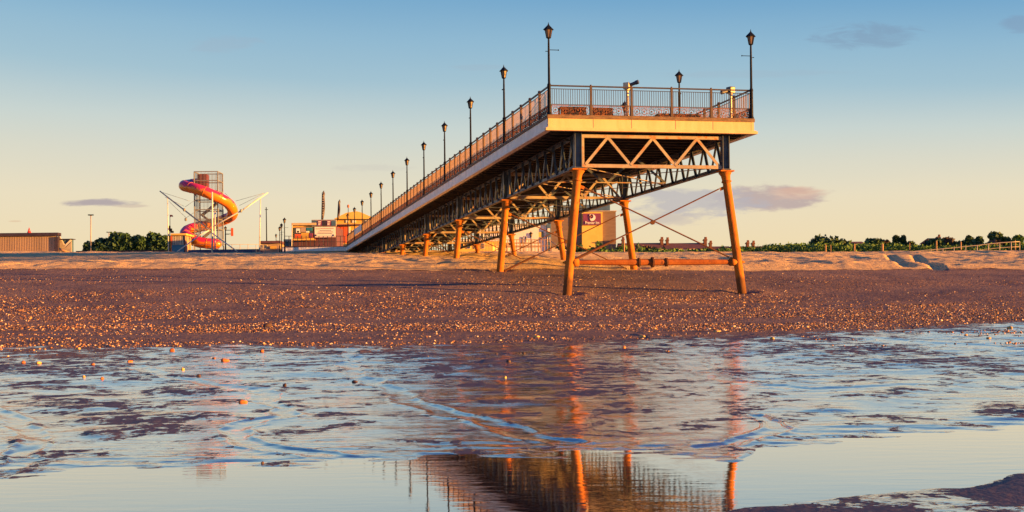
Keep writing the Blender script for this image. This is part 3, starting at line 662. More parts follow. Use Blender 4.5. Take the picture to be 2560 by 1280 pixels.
# side girders, bay by bay
for s, uc in ((-1, UL), (1, UR)):
    for i in range(NB):
        v = V0+i*BAY
        c = MB()
        c.box(uc-.09, uc+.09, v+.135, v+BAY-.135, ZB+.015, ZB+.035); c.box(uc-.012, uc+.012, v+.135, v+BAY-.135, ZB+.035, ZB+.15)
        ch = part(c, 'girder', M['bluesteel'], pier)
        t_ = MB(); t_.box(uc-.09, uc+.09, v+.135, v+BAY-.135, ZT, ZT+.02); t_.box(uc-.012, uc+.012, v+.135, v+BAY-.135, ZT-.12, ZT)
        part(t_, 'top_chord', M['bluesteel'], ch)
        d_ = MB(); npn = 9; w_ = (BAY-.3)/npn
        for k in range(npn):
            y0 = v+.15+k*w_
            d_.beam((uc-.03, y0+.06, ZB+.05), (uc-.03, y0+w_*.46, ZT-.02), .03, .20, (0, 0, 1))
            d_.beam((uc-.055, y0+.04, ZB+.05), (uc-.055, y0+w_*.42, ZT-.02), .06, .02, (0, 0, 1))
            d_.beam((uc+.03, y0+w_*.98, ZB+.05), (uc+.03, y0+w_*.52, ZT-.02), .03, .14, (0, 0, 1))
        part(d_, 'lattice_web', M['bluesteel'], ch)
        # cantilever brackets to the deck edge
        e_ = .2 if s < 0 else WID-.2
        y = v+.8
        while y < v+BAY-.5: k_ = MB(); k_.beam((uc, y, ZT-.12), (e_, y, ZK-.52), .04, .05); y += 3.06; part(k_, 'deck_bracket', M['soffit'], ch)
for i in range(NB-1):
    v = V0+i*BAY; c = MB()
    c.beam((UL+.15, v+.25, ZB+.075), (UR-.15, v+BAY*.5, ZB+.075), .10, .018); c.beam((UR-.15, v+.25, ZB+.10), (UL+.15, v+BAY*.5, ZB+.10), .10, .018)
    c.beam((UL+.15, v+BAY*.5, ZB+.075), (UR-.15, v+BAY-.25, ZB+.075), .10, .018); c.beam((UR-.15, v+BAY*.5, ZB+.10), (UL+.15, v+BAY-.25, ZB+.10), .10, .018)
    c.box(UL+.13, UR-.13, v+BAY*.5-.04, v+BAY*.5+.04, ZB+.125, ZB+.165)
    part(c, 'plan_bracing', M['steel' if i == 0 else 'bluesteel'], pier)  # first bay pale as if lit, bays behind painted dark for shade
    c = MB(); vm = v+BAY*.5      # intermediate sway frame
    for k in range(2):
        c.beam((UL+.3+k*2.5, vm, ZB+.17), (UL+1.4+k*2.5, vm, ZT-.02), .03, .09); c.beam((UL+2.6+k*2.5, vm, ZB+.17), (UL+1.4+k*2.5, vm, ZT-.02), .03, .09)
    part(c, 'sway_frame', M['bluesteel'], pier)

# railings -----------------------------------------------------------
def scroll_mesh(Wd, H=.335):
    b = MB(); t = .016
    b.box(0, Wd, -t, t, 0, .022); b.box(0, Wd, -t, t, H-.022, H); b.box(0, .022, -t, t, .022, H-.022); b.box(Wd-.022, Wd, -t, t, .022, H-.022)
    b.box(.022, Wd-.022, -t*.6, t*.6, .058, .066); b.box(.022, Wd-.022, -t*.6, t*.6, H-.066, H-.058)
    k = int(Wd/.062)
    for i in range(k):
        x = .022+(i+.5)*(Wd-.044)/k; b.box(x-.005, x+.005, -t*.5, t*.5, .022, .058); b.box(x-.005, x+.005, -t*.5, t*.5, H-.058, H-.022)
    m_ = 5; cw = (Wd-.05)/m_
    for i in range(m_):
        x = .025+(i+.5)*cw; z = H/2; r = min(.09, cw*.36); sg = 1 if i % 2 else -1
        b.ringxz((x, 0, z), r, .017, .022, 16)
        b.ringxz((x, 0, z), r*.60, .013, .018, 14, 40*sg, 400*sg, r*.18)
        for a in range(4):
            a_ = R(45+90*a); b.beam((x+math.cos(a_)*r, 0, z+math.sin(a_)*r), (x+math.cos(a_)*r*1.5, 0, z+math.sin(a_)*r*1.25), .014, .016)
        b.ringxz((x+cw*.5, 0, z+.045), .035, .012, .016, 10, 200, -70, .014) if i < m_-1 else None
        b.ringxz((x+cw*.5, 0, z-.045), .035, .012, .016, 10, 160, 430, .014) if i < m_-1 else None
        b.box(x-.02, x+.02, -.014, .014, z-.02, z+.02)
    return b.mesh('scroll_panel', M['scroll'])
def bal_mesh(Wd, n, mt):
    b = MB(); b.box(0, Wd, -.011, .011, .87, .89); b.box(0, Wd, -.011, .011, .355, .372)
    for i in range(n):
        x = (i+.5)*Wd/n; b.box(x-.0075, x+.0075, -.0075, .0075, .372, .87)
    return b.mesh('baluster_panel', mt)
def post_mesh(side):
    b = MB()
    if side:
        b.box(-.035, .035, -.045, .045, 0, .98); b.lathe([(.045, .98), (.062, 1.0), (.062, 1.03), (.04, 1.06)], n=10)
        b.box(-.05, .05, -.07, .07, 0, .03)
    else:
        b.box(-.038, .038, -.03, .03, 0, 1.0); b.lathe([(.036, 1.0), (.036, 1.02), (.02, 1.045)], n=10)
        b.poly([(-.038, 0)]*0+[(-.038, .0), (.038, 0), (.038, .03), (-.038, .03)], .03, .07)
        o = len(b.v); b.add([(-.03, .03, 0), (.03, .03, 0), (.03, .15, 0), (-.03, .15, 0), (-.03, .03, .42), (.03, .03, .42)], [(0, 1, 2, 3), (0, 4, 5, 1), (3, 2, 5, 4), (0, 3, 4), (1, 5, 2)])
    return b.mesh('railing_post', M['postpaint'])
def railing(start, direc, n, bay, label, side, nb, endpost=False):
    """start, direc: pier-local point and unit direction"""
    a = math.atan2(direc[1], direc[0])
    t = thing('pier_railing', L2W(start[0], start[1], ZK), label, 'railing', 'railings round the pier deck', AL+a)
    Wd = bay-.08
    b = MB(); b.beam((0, 0, .985), (n*bay, 0, .985), .05, .045); link('handrail', b.mesh('handrail', M['railpaint']), t)
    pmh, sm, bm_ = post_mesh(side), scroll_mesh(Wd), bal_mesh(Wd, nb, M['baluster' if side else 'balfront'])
    for i in range(n):
        if i > 0 or endpost: link('railing_post', pmh, t, (i*bay, 0, 0))
        link('baluster_panel', bm_, t, (i*bay+.04, 0, 0)); link('scroll_panel', sm, t, (i*bay+.04, 0, .01))
    return t
SB = 1.528
railing((.09, .09), (1, 0), 5, (WID-.18)/5, 'black iron railing with scroll panels across the seaward end of the pier', False, 17)
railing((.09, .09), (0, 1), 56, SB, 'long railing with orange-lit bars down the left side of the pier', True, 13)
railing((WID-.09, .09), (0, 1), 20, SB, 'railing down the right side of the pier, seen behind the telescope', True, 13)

# timber boxes / benches behind the front railing
def bench(u0, u1, h, label, dy_=.35):
    t = thing('timber_bench', L2W(u0, dy_, ZK-.06), label, 'bench', None, AL)
    b = MB(); b.box(0, u1-u0, 0, .03, .0, h); b.box(.0, u1-u0, .03, .42, h-.04, h); part(b, 'front_board', M['board'], t, bv=.006)
    b = MB(); [b.box(x, x+.05, .38, .42, 0, h-.04) for x in (.02, (u1-u0)-.07)]; part(b, 'leg', M['board'], t)
bench(.52, 1.42, .40, 'brown boarded box behind the first bay of the front railing')
bench(1.62, 2.35, .38, 'brown timber box behind the second bay of the front railing')
bench(4.0, 5.55, .26, 'low brown timber bench behind the middle of the front railing', .5)

# lamps ----------------------------------------------------------------
def lamp_proto():
    t = bpy.data.objects.new('pier_lamp', None); C.objects.link(t); t.empty_display_size = .3
    b = MB(); b.lathe([(.085, 0), (.085, .05), (.065, .08), (.058, .95), (.068, .97), (.068, 1.0), (.042, 1.06), (.038, 2.0), (.032, 2.48), (.03, 2.55)], n=14)
    b.tube([(0, 0, 2.17), (.32, 0, 2.17)], .012, 6); b.tube([(0, 0, 2.12), (-.09, 0, 2.12)], .012, 6); b.lathe([(.0, -.03), (.028, 0), (0, .03)], (.33, 0, 2.17), 8); b.lathe([(.0, -.02), (.022, 0), (0, .02)], (-.10, 0, 2.12), 8)
    part(b, 'pole', M['iron'], t, True).modifiers.new('e', 'EDGE_SPLIT')
    b = MB(); b.lathe([(.04, 2.54), (.08, 2.56), (.08, 2.585), (.045, 2.585)], n=6)
    for k in range(6):
        a = 2*math.pi*k/6; b.beam((.075*math.cos(a), .075*math.sin(a), 2.57), (.128*math.cos(a), .128*math.sin(a), 2.85), .014, .014)
    b.lathe([(.125, 2.84), (.182, 2.835), (.182, 2.85), (.13, 2.90), (.068, 2.96), (.045, 2.985), (.022, 3.0), (.028, 3.02), (.012, 3.04), (.012, 3.07), (.0, 3.10)], n=6)
    hd = part(b, 'lantern', M['iron'], t)
    b = MB(); b.lathe([(.068, 2.585), (.118, 2.84)], n=6); part(b, 'glass', M['lampglass'], hd)
    return t
proto = lamp_proto(); used = []
def put_lamp(loc, label, group, rz=0, s=1.0):
    o = proto if not used else copy_tree(proto); used.append(1)
    o.location = loc; o.rotation_euler = (0, 0, rz); o.scale = (s, s, s); tag(o, label, 'street lamp', group); return o
ordn = ['nearest', 'second', 'third', 'fourth', 'fifth', 'sixth', 'seventh', 'eighth', 'ninth', 'tenth', 'eleventh', 'twelfth']
for k in range(12):
    lb = 'black lantern lamp at the left seaward corner of the pier, tallest in view' if k == 0 else f'black lantern lamp on the left pier railing, {ordn[k]} from the seaward corner'
    put_lamp(L2W(.06, .06+k*5*SB, ZK), lb, 'lantern lamps along the pier', AL if k == 0 else AL+R(90))
put_lamp(L2W(WID-.06, .06, ZK), 'black lantern lamp at the right seaward corner of the pier', 'lantern lamps along the pier', AL+math.pi)
put_lamp(L2W(WID-.06, 5*SB, ZK), 'black lantern lamp seen through the front railing, left of the dark telescope', 'lantern lamps along the pier', AL+R(60))
put_lamp(L2W(WID-.06, 10*SB, ZK), 'black lantern lamp mostly hidden behind the pale telescope and railing', 'lantern lamps along the pier', AL+R(90))

def telescope(pu, pv, yaw, tilt, label, dark):
    t = thing('coin_telescope', L2W(pu, pv, ZK-.06), label, 'telescope', None, yaw)
    b = MB(); b.lathe([(.11, 0), (.11, .04), (.065, .08), (.06, 1.12), (.09, 1.13), (.09, 1.17)], n=14); part(b, 'pedestal', M['scope'], t, True).modifiers.new('e', 'EDGE_SPLIT')
    b = MB(); b.box(-.13, .13, -.15, .15, 1.17, 1.42); bo = part(b, 'housing', M['scopedark'] if dark else M['scope'], t, bv=.025)
    b = MB(); dz_ = math.sin(tilt); dx_ = math.cos(tilt)
    b.tube([(0.02, 0, 1.30), (.36*dx_, 0, 1.30+.36*dz_), (.37*dx_, 0, 1.30+.37*dz_), (.50*dx_, 0, 1.30+.50*dz_)], [.06, .065, .078, .078], 14); part(b, 'barrel', M['scopedark'], t); t.scale = (.85, .85, .93)
    return t

telescope(2.98, .75, AL+R(-38), R(14), 'pale coin-operated telescope pointing right behind the front railing', False)
telescope(6.85, 1.05, AL+R(198), R(-14), 'dark coin-operated telescope pointing left near the right corner lamp', True)

# ------------------------------------------------------------------ promenade terraces
def face_box(px0, px1, yt, yb, Y, d): 
    a, c = P(px0, yt, Y), P(px1, yb, Y); return a.x, c.x, Y, Y+d, c.z, a.z
def slab(b, px0, px1, yt, yb, Y, d, yo=0):
    Y = Y+yo; a = P(px0, (yt+yb)/2, Y).x; c = P(px1, (yt+yb)/2, Y).x; m_ = (px0+px1)/2
    b.box(a, c, Y, Y+d, P(m_, yb, Y).z, P(m_, yt, Y).z)
def sbox(name, px0, px1, yt, yb, Y, d, mt, parent=None, yo=0, bv=0):
    b = MB(); slab(b, px0, px1, yt, yb, Y, d, yo)
    if parent is not None:
        off = parent.location; b.v = [(x-off[0], y-off[1], z-off[2]) for x, y, z in b.v]
    o = b.build(name, M[mt] if isinstance(mt, str) else mt, parent)
    if bv: bevel(o, bv)
    return o
def rel(t, p): return Vector(p)-Vector(t.location)
GZ = 6.0
def T(name, px, Y, label, cat, group=None, z=None):
    q = P(px, 640, Y); return thing(name, (q.x, Y, GZ-.6 if z is None else z), label, cat, group)
def relbox(t, name, px0, px1, yt, yb, Y, d, mt, yo=0, bv=0, parent=None):
    b = MB(); slab(b, px0, px1, yt, yb, Y, d, yo); off = t.location; b.v = [(x-off[0], y-off[1], z-off[2]) for x, y, z in b.v]
    o = b.build(name, M[mt], parent or t)
    if bv: bevel(o, bv)
    return o
def rtube(t, name, pts, r_, mt, n_=8, parent=None, smooth=True):
    b = MB(); b.tube([rel(t, p) for p in pts], r_, n_); return b.build(name, M[mt], parent or t, smooth)

t = T('promenade_terrace', 780, 128, 'pale-edged promenade terrace joining the landward end of the pier on the left', 'terrace')
relbox(t, 'edge_beam', 706, 868, 618, 628.5, 128, 30, 'sidecream', 0, .03)
relbox(t, 'base', 712, 960, 628.6, 650, 128.4, 28, 'concrete')
relbox(t, 'paving', 706, 1000, 615.5, 618, 128.05, 40, 'kerb')
b = MB(); Yr = 128.3
xs = np.linspace(712, 862, 15); zb = P(0, 616, Yr)
for px in xs:
    q = rel(t, P(px, 616, Yr)); b.tube([q, q+Vector((0, 0, 1.0))], .035, 6)
fo = b.build('railing_frame', M['railpaint'], t)
b = MB()
for k in (0, .45, 1.0): b.tube([rel(t, P(712, 616, Yr))+Vector((0, 0, k)), rel(t, P(864, 616, Yr))+Vector((0, 0, k))], .025, 6)
b.build('rails', M['railpaint'], fo)
tw = T('sea_wall', 1250, 107, 'low sunlit concrete platform wall behind the right pier legs', 'wall')
relbox(tw, 'face', 1090, 1378, 632, 641, 107, 9, 'cream', 0, .03)
relbox(tw, 'face_top', 1090, 1378, 629.6, 632, 107.2, 8.6, 'concrete')
relbox(tw, 'footing', 1095, 1382, 641.2, 655, 107.1, 8.5, 'concrete')
b = MB()
for px in np.linspace(1200, 1376, 24):
    q = rel(tw, P(px, 630, 107.6)); b.tube([q, q+Vector((0, 0, 1.0))], .03, 6)
for k in (.5, 1.0): b.tube([rel(tw, P(1198, 630, 107.6))+Vector((0, 0, k)), rel(tw, P(1377, 630, 107.6))+Vector((0, 0, k))], .03, 6)
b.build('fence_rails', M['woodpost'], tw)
t = T('side_steps', 1395, 108, 'grey concrete steps with handrails going down from the end of the sunlit wall', 'steps')
for k in range(6): relbox(t, 'step', 1379+k*8, 1387+k*8, 618+k*3.6, 642+k*2, 108, 4, 'concrete')
for k in range(2): rtube(t, 'handrail', [P(1376, 603, 108+k*3), P(1425, 632, 108+k*3)], .04, 'galv')

def picnic(px, label):
    t = T('picnic_table', px, 110, label, 'table', 'picnic tables on the concrete platform', P(px, 630, 110).z)
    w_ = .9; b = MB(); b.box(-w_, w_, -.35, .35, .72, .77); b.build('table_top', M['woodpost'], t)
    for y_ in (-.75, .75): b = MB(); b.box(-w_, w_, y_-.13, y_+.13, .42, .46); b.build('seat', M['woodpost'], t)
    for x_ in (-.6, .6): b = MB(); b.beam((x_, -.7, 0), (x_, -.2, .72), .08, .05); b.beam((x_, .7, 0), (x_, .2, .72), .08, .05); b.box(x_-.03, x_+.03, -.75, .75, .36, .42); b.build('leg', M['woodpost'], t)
picnic(1328, 'wooden picnic table before the white building, right one'); picnic(1284, 'wooden picnic table beside the second right pier leg, left one')

# white seafront building and hotel
def windows(t, lst, Y, name='window', mt='window', fr='whitepaint', wall=None):
    for (a, c, yt, yb) in lst:
        f = relbox(t, name, a, c, yt, yb, Y, .14, fr, -.06, 0, wall); relbox(t, 'pane', a+.9, c-.9, yt+.9, yb-.9, Y, .05, mt, -.075, 0, f)
t = T('white_building', 1300, 135, 'white flat-roofed seafront building with blue end bay behind the pier legs', 'building')
wl = relbox(t, 'wall', 1185, 1366, 562, 640, 135, 14, 'white')
relbox(t, 'end_bay', 1366.3, 1378, 560, 640, 134.8, 14, 'bluewall', 0, .03)
relbox(t, 'parapet', 1183, 1367, 559, 562, 134.8, 14.4, 'concrete')
windows(t, [(1303, 1308, 592, 608), (1312, 1317, 590, 606), (1277, 1282, 598, 605), (1352, 1360, 578, 594), (1230, 1238, 590, 604), (1244, 1252, 590, 604), (1200, 1208, 588, 604)], 135, wall=wl)
relbox(t, 'sign_board', 1347, 1353, 580, 593, 134.7, .1, 'yellow', -.1)
windows(t, [(1367.5, 1371, 592, 606), (1373, 1376.5, 592, 606), (1368, 1376, 570, 580)], 134.8, fr='bluewall', mt='signwhite')
t = T('low_pavilion', 1230, 128, 'low pale pavilion with gabled roof left of the white building, seen between pier legs', 'building')
wl = relbox(t, 'wall', 1140, 1232, 603, 640, 128, 8, 'yellowwall'); relbox(t, 'roof', 1136, 1258, 597, 603, 127.8, 9, 'whitepaint')
windows(t, [(1150, 1158, 608, 622), (1168, 1176, 608, 622), (1186, 1194, 608, 622), (1204, 1212, 608, 622)], 128, wall=wl)

HY = 250
t = T('hotel', 1460, HY, 'tall brown brick hotel with yellow panel and plum moon sign behind the pier', 'hotel')
hw_ = relbox(t, 'wall', 1377, 1540, 529, 655, HY, 22, 'brick')
relbox(t, 'parapet', 1375.5, 1541.5, 527, 529, HY-.3, 22.6, 'concrete')
pan = relbox(t, 'yellow_panel', 1455, 1506.5, 530, 640, HY, .5, 'yellow', -.5)
relbox(t, 'plant_room', 1395, 1525, 512, 527, HY+8, 12, 'bluewall')
sg = relbox(t, 'sign', 1457.5, 1502.5, 533.5, 562.5, HY, .3, 'plum', -.85)
mp = HY/F
def text(t, s_, px, py, size, Y, mt, parent, sx=1.0):
    cu = bpy.data.curves.new('lettering', 'FONT'); cu.body = s_; cu.size = size; cu.extrude = .04; cu.align_x = 'CENTER'; cu.align_y = 'CENTER'; cu.offset = size*.012
    to = bpy.data.objects.new('tmp', cu); C.objects.link(to); bpy.context.view_layer.update()
    me = bpy.data.meshes.new_from_object(to.evaluated_get(bpy.context.evaluated_depsgraph_get())); bpy.data.objects.remove(to)
    me.materials.clear(); me.materials.append(M[mt]); o = link('lettering', me, parent)
    p = P(px, py, Y); o.location = p-Vector(t.location); o.rotation_euler = (R(90), 0, 0); o.scale = (sx, 1, 1); return o
text(t, 'Premier Inn', 1480.5, 557, 10.2*mp, HY-.92, 'signwhite', sg, .72)
b = MB(); q = rel(t, P(1480.5, 544, HY-.92)); ro, ri = 8.2*mp, 6.6*mp; pts = []
for k in range(25): a = R(150-270*k/24); pts.append((q.x+ro*math.cos(a), q.z+ro*math.sin(a)))
cx_, cz_ = q.x-.33*ro, q.z+.36*ro
for k in range(25): a = R(-128+262*k/24); pts.append((cx_+ri*math.cos(a)*.86, cz_+ri*math.sin(a)*.86))
b.poly(pts, q.y-.05, q.y+.05); b.build('moon_emblem', M['signwhite'], sg)
b = MB(); 
for (ax, az, rr) in ((-5.5, 4.5, 1.7), (-1.5, 2.5, 1.3), (-5, 0, 1.2)):
    pp = [(q.x+ax*mp+(rr if k % 2 == 0 else rr*.45)*mp*math.cos(R(90+36*k)), q.z+az*mp+(rr if k % 2 == 0 else rr*.45)*mp*math.sin(R(90+36*k))) for k in range(10)]
    s_ = MB(); s_.poly(pp, q.y-.09, q.y+.04); s_.build('star', M['signyellow'], sg)

# cottages ----------------------------------------------------------------
def chimney(t, px, yt, yb, Y, wpx, par):
    c = relbox(t, 'chimney', px-wpx/2, px+wpx/2, yt+4, yb, Y, 1.2, 'chimney', 3.0, 0, par)
    relbox(t, 'chimney_cap', px-wpx*.68, px+wpx*.68, yt+5.5, yt+8, Y, 1.6, 'chimney', 2.8, 0, c)
    b = MB()
    for dx_ in (-.22, .22): p = rel(t, P(px+dx_*wpx, yt+4, Y+3.6)); b.lathe([(.16, -.1), (.13, .35)], p, 8)
    b.build('chimney_pots', M['chimney'], c)
def cottage(px0, px1, ye, yr, Y, label, chs, dormers=(), name='cottage', wall='white', dep=9):
    t = T(name, (px0+px1)/2, Y, label, 'house')
    wl = relbox(t, 'wall', px0+2, px1-2, ye-.5, 655, Y, dep, wall)
    x0, x1 = rel(t, P(px0, ye, Y)).x, rel(t, P(px1, ye, Y)).x; ze = rel(t, P((px0+px1)/2, ye, Y)).z; zr = rel(t, P((px0+px1)/2, yr, Y)).z+.15
    b = MB(); h2 = dep/2
    b.add([(x0, -.4, ze), (x1, -.4, ze), (x1, h2, zr), (x0, h2, zr), (x1, dep+.4, ze), (x0, dep+.4, ze)], [(0, 1, 2, 3), (3, 2, 4, 5), (0, 3, 5), (1, 4, 2), (0, 5, 4, 1)])
    b.v = [(x, y+Y-t.location.y, z) for x, y, z in b.v]; rf = b.build('roof', M['roof'], t)
    for (cx, cyt, wp) in chs: chimney(t, cx, cyt, yr+12, Y, wp, rf)
    for (a, c, yt, yb) in dormers:
        d_ = relbox(t, 'dormer', a, c, yt, yb, Y, 3, 'white', -.6, 0); 
        relbox(t, 'window', a+(c-a)*.45, c-1.2, yt+2.5, yb-2, Y, .05, 'window', -.66, 0, d_); relbox(t, 'dormer_roof', a-1, c+1, yt-1.6, yt, Y, 3.4, 'roof', -.8, 0, d_)
    return t
cottage(1549, 1661, 624, 606.5, 245, 'red-brown roofed cottage between hotel and second right pier leg, two chimneys', [(1558, 593, 6), (1655, 593, 7)], [(1640, 1658, 623, 636)])
cottage(1664, 1772, 623, 606.5, 245, 'red-brown roofed cottage with white dormers, seen inside the front pier frame', [(1669, 594, 6), (1764, 593, 7)], [(1686, 1706, 622, 637), (1720, 1738, 622, 637), (1751, 1770, 622, 637)])
cottage(1774, 1832, 630, 615, 255, 'low cottage roof with one chimney just right of the dormered cottage', [(1777, 602, 6)])
cottage(1862, 1992, 626, 614.5, 255, 'long low red-brown roof with twin chimneys right of the right pier leg', [(1870, 601, 6), (1884, 602, 6)])
cottage(2120, 2170, 613, 603, 260, 'low brown roof between the dark round tree and the next tree on the right', [])
cottage(2338, 2372, 603, 594, 240, 'small red-brown gable roof among the trees on the far right', [(2348, 587, 5)], wall='brick')

# trees and shrubs -----------------------------------------------------------
def leaves(blobs, n_, sz, seed, squash=1.0):
    rg_ = np.random.default_rng(seed); b_ = np.array(blobs); wts = b_[:, 3]*b_[:, 5]; wts /= wts.sum()
    idx = rg_.choice(len(b_), n_, p=wts); d = rg_.normal(size=(n_, 3)); d /= np.linalg.norm(d, axis=1)[:, None]
    rad = .55+.55*rg_.random(n_)**.6; lump = 1+.34*np.sin(d[:, 0]*7+idx)*np.cos(d[:, 2]*6-idx*2)
    c = b_[idx, :3]+d*b_[idx, 3:6]*(rad*lump)[:, None]
    a = rg_.normal(size=(n_, 3)); a /= np.linalg.norm(a, axis=1)[:, None]; e = np.cross(a, rg_.normal(size=(n_, 3))); e /= np.linalg.norm(e, axis=1)[:, None]
    s_ = sz*(.5+rg_.random(n_))[:, None]
    V = np.stack([c-a*s_-e*s_*.5, c+a*s_*.2-e*s_*.8, c+a*s_+e*s_*.3, c-a*s_*.1+e*s_*.8], 1).reshape(-1, 3)
    me = bpy.data.meshes.new('crown'); k = n_*4; me.vertices.add(k); me.vertices.foreach_set('co', V.astype(np.float32).ravel())
    me.loops.add(k); me.loops.foreach_set('vertex_index', np.arange(k, dtype=np.int32)); me.polygons.add(n_); me.polygons.foreach_set('loop_start', np.arange(0, k, 4, dtype=np.int32)); me.update(calc_edges=True)
    return me
def tree(px, yt, Y, wpx, label, mt='leafdark', cat='tree', name='tree', nl=1500, yb=640, sz=None, lumps=9, group=None, seed=None):
    seed = seed or int(px*7+yt); rr = random.Random(seed); t = T(name, px, Y, label, cat, group)
    top = rel(t, P(px, yt, Y)).z; hw = wpx/2*Y/F; bl = []
    for k in range(lumps):
        fx = rr.uniform(-1, 1); r_ = rr.uniform(.34, .52)*hw if wpx > 20 else rr.uniform(.5, .8)*hw
        vis = hw*1.2+.5; zc = max(r_*.7, top-r_-rr.uniform(0, .8)*vis*(.5+abs(fx)))
        bl.append((fx*(hw-r_*.8), rr.uniform(-.5, .5)*hw, zc, r_*1.05, r_, r_*.9))
    bl.append((rr.uniform(-.1, .1)*hw, 0, max(.6, top-vis*1.1), hw*.85, hw*.6, vis*.75)); bl.append((0, 0, max(.5, top-vis*1.9), hw*.9, hw*.6, vis*.8))
    link('crown', leaves(bl, int(nl*1.6), sz or max(.10, Y*.0011), seed), t).data.materials.append(M[mt])
    b = MB(); b.tube([(0, 0, -.3), (.1, 0, top*.3), (0, .1, top*.6)], [top*.045, top*.035, top*.015], 7)
    for k in range(4): q_ = bl[k]; b.tube([(0, 0, top*.25), (q_[0]*.5, q_[1]*.5, top*.5), (q_[0], q_[1], q_[2])], [top*.02, top*.014, top*.006], 5)
    b.build('trunk', M['bark'], t, True); return t
lt = [(232, 601, 50), (258, 593, 46), (286, 580, 50), (312, 583, 48), (338, 589, 40), (362, 590, 44), (392, 581, 50), (416, 585, 36)]
ll = ['lowest shrubby tree behind the tall double-headed lamp on the left', 'dark tree second from the left in the group left of the slide', 'tall dark tree in the middle of the left tree group', 'dark tree with a twin tuft, right of the tallest left tree',
      'lower dark tree in the dip of the left tree group', 'dark tree left of the thin white pole', 'dark bushy tree directly behind the leftmost white trampoline pole', 'small dark tree between the white pole and the striped booth']
for (px, yt, wp), lb in zip(lt, ll): tree(px, yt, 190, wp, lb, nl=1900, group='dark trees left of the spiral slide', sz=.24)
rt = [(2055, 583, 62, 'leafdark', 'dark round tree standing out on the right of the beach', 250), (2096, 589, 66, 'leafdark', 'dark tree touching the right side of the round tree', 252), (2180, 594, 50, 'leafdark', 'dark low tree beyond the long wooden-post hedge', 255), (2215, 597, 40, 'leafbrown', 'purplish low tree left of two narrow tufts', 255),
      (2240, 589, 13, 'leafdark', 'narrow tufted tree, left one of the pair', 245), (2258, 590, 13, 'leafdark', 'narrow tufted tree, right one of the pair', 245), (2275, 601, 40, 'leafdark', 'low dark tree right of the tufted pair', 250),
      (2335, 592, 46, 'leafdark', 'dark tree left of the small gable roof', 235), (2372, 592, 40, 'leafbrown', 'purplish tree right of the small gable roof', 236), (2400, 600, 50, 'leafdark', 'low dark tree left of the mushroom-topped trees', 232),
      (2424, 587, 22, 'leafdark', 'mushroom-topped tree above the ramp handrail', 230), (2448, 591, 18, 'leafdark', 'small square-topped tree above the ramp handrail', 230), (2440, 601, 60, 'leafdark', 'broad dark bush under the mushroom-topped tree', 228),
      (2490, 580, 34, 'leafdark', 'tallest dark tree at the far right', 226), (2515, 590, 40, 'leafdark', 'dark tree right of the tallest far-right tree', 226), (2542, 586, 34, 'leafgreen', 'green spiky tree at the right edge of view', 224), (2575, 592, 50, 'leafdark', 'dark tree cut by the right edge of the picture', 224), (2480, 600, 60, 'leafbrown', 'low purplish bush below the tallest far-right tree', 222)]
for (px, yt, wp, mt, lb, Y) in rt: tree(px, yt, Y, wp, lb, mt, nl=int(700+18*wp), sz=.28, group='trees along the right skyline', lumps=6 if wp < 20 else 9)
st = [(1400, 612, 50, 'leafdark', 'dark bush behind the sea wall steps, left of the left front leg', 130), (1445, 612, 60, 'leafdark', 'dark bush at the foot of the yellow hotel panel', 132), (1500, 622, 60, 'leafgreen', 'low green bush at the right foot of the hotel', 135),
      (1560, 612, 44, 'leafgreen', 'green bush before the first cottage', 150), (1625, 613, 40, 'leafbrown', 'brownish green bush left of the white dormer', 150), (1600, 623, 70, 'leafgreen', 'low green bush right of the second right leg', 148),
      (1812, 618, 56, 'leafgreen', 'green bush inside the right front pier leg', 150), (1845, 611, 40, 'leafbrown', 'brown-green bush directly behind the right front pier leg', 150), (1905, 622, 60, 'leafgreen', 'green bush just left of the orange dome', 150)]
for (px, yt, wp, mt, lb, Y) in st: tree(px, yt, Y, wp, lb, mt, 'bush', 'bush', nl=1500, sz=.16, group='bushes behind the beach')
# long band of dune shrubs
rg_ = np.random.default_rng(5); bl = []
for px in np.arange(1380, 2700, 7.0):
    Y = 150+rg_.uniform(-12, 14); top = np.interp(px, [1380, 1540, 1800, 1900, 2000, 2070, 2200, 2280, 2400, 2700], [628, 627, 628, 620, 613, 613, 613, 617, 618, 612])+rg_.uniform(-3, 5)
    q = P(px, top, Y); h_ = max(.5, q.z-5.0); bl.append((q.x, Y, q.z-.50, rg_.uniform(.6, 1.2), 1.0, .62)); bl.append((q.x+.2, Y-2, q.z-1.5, .8, .8, .7))
tag(link('dune_shrubs', leaves(bl, 90000, .12, 9)), 'continuous band of green shrubs and dune grass behind the beach on the right', 'shrubs', kind='stuff').data.materials.append(M['leafgreen'])

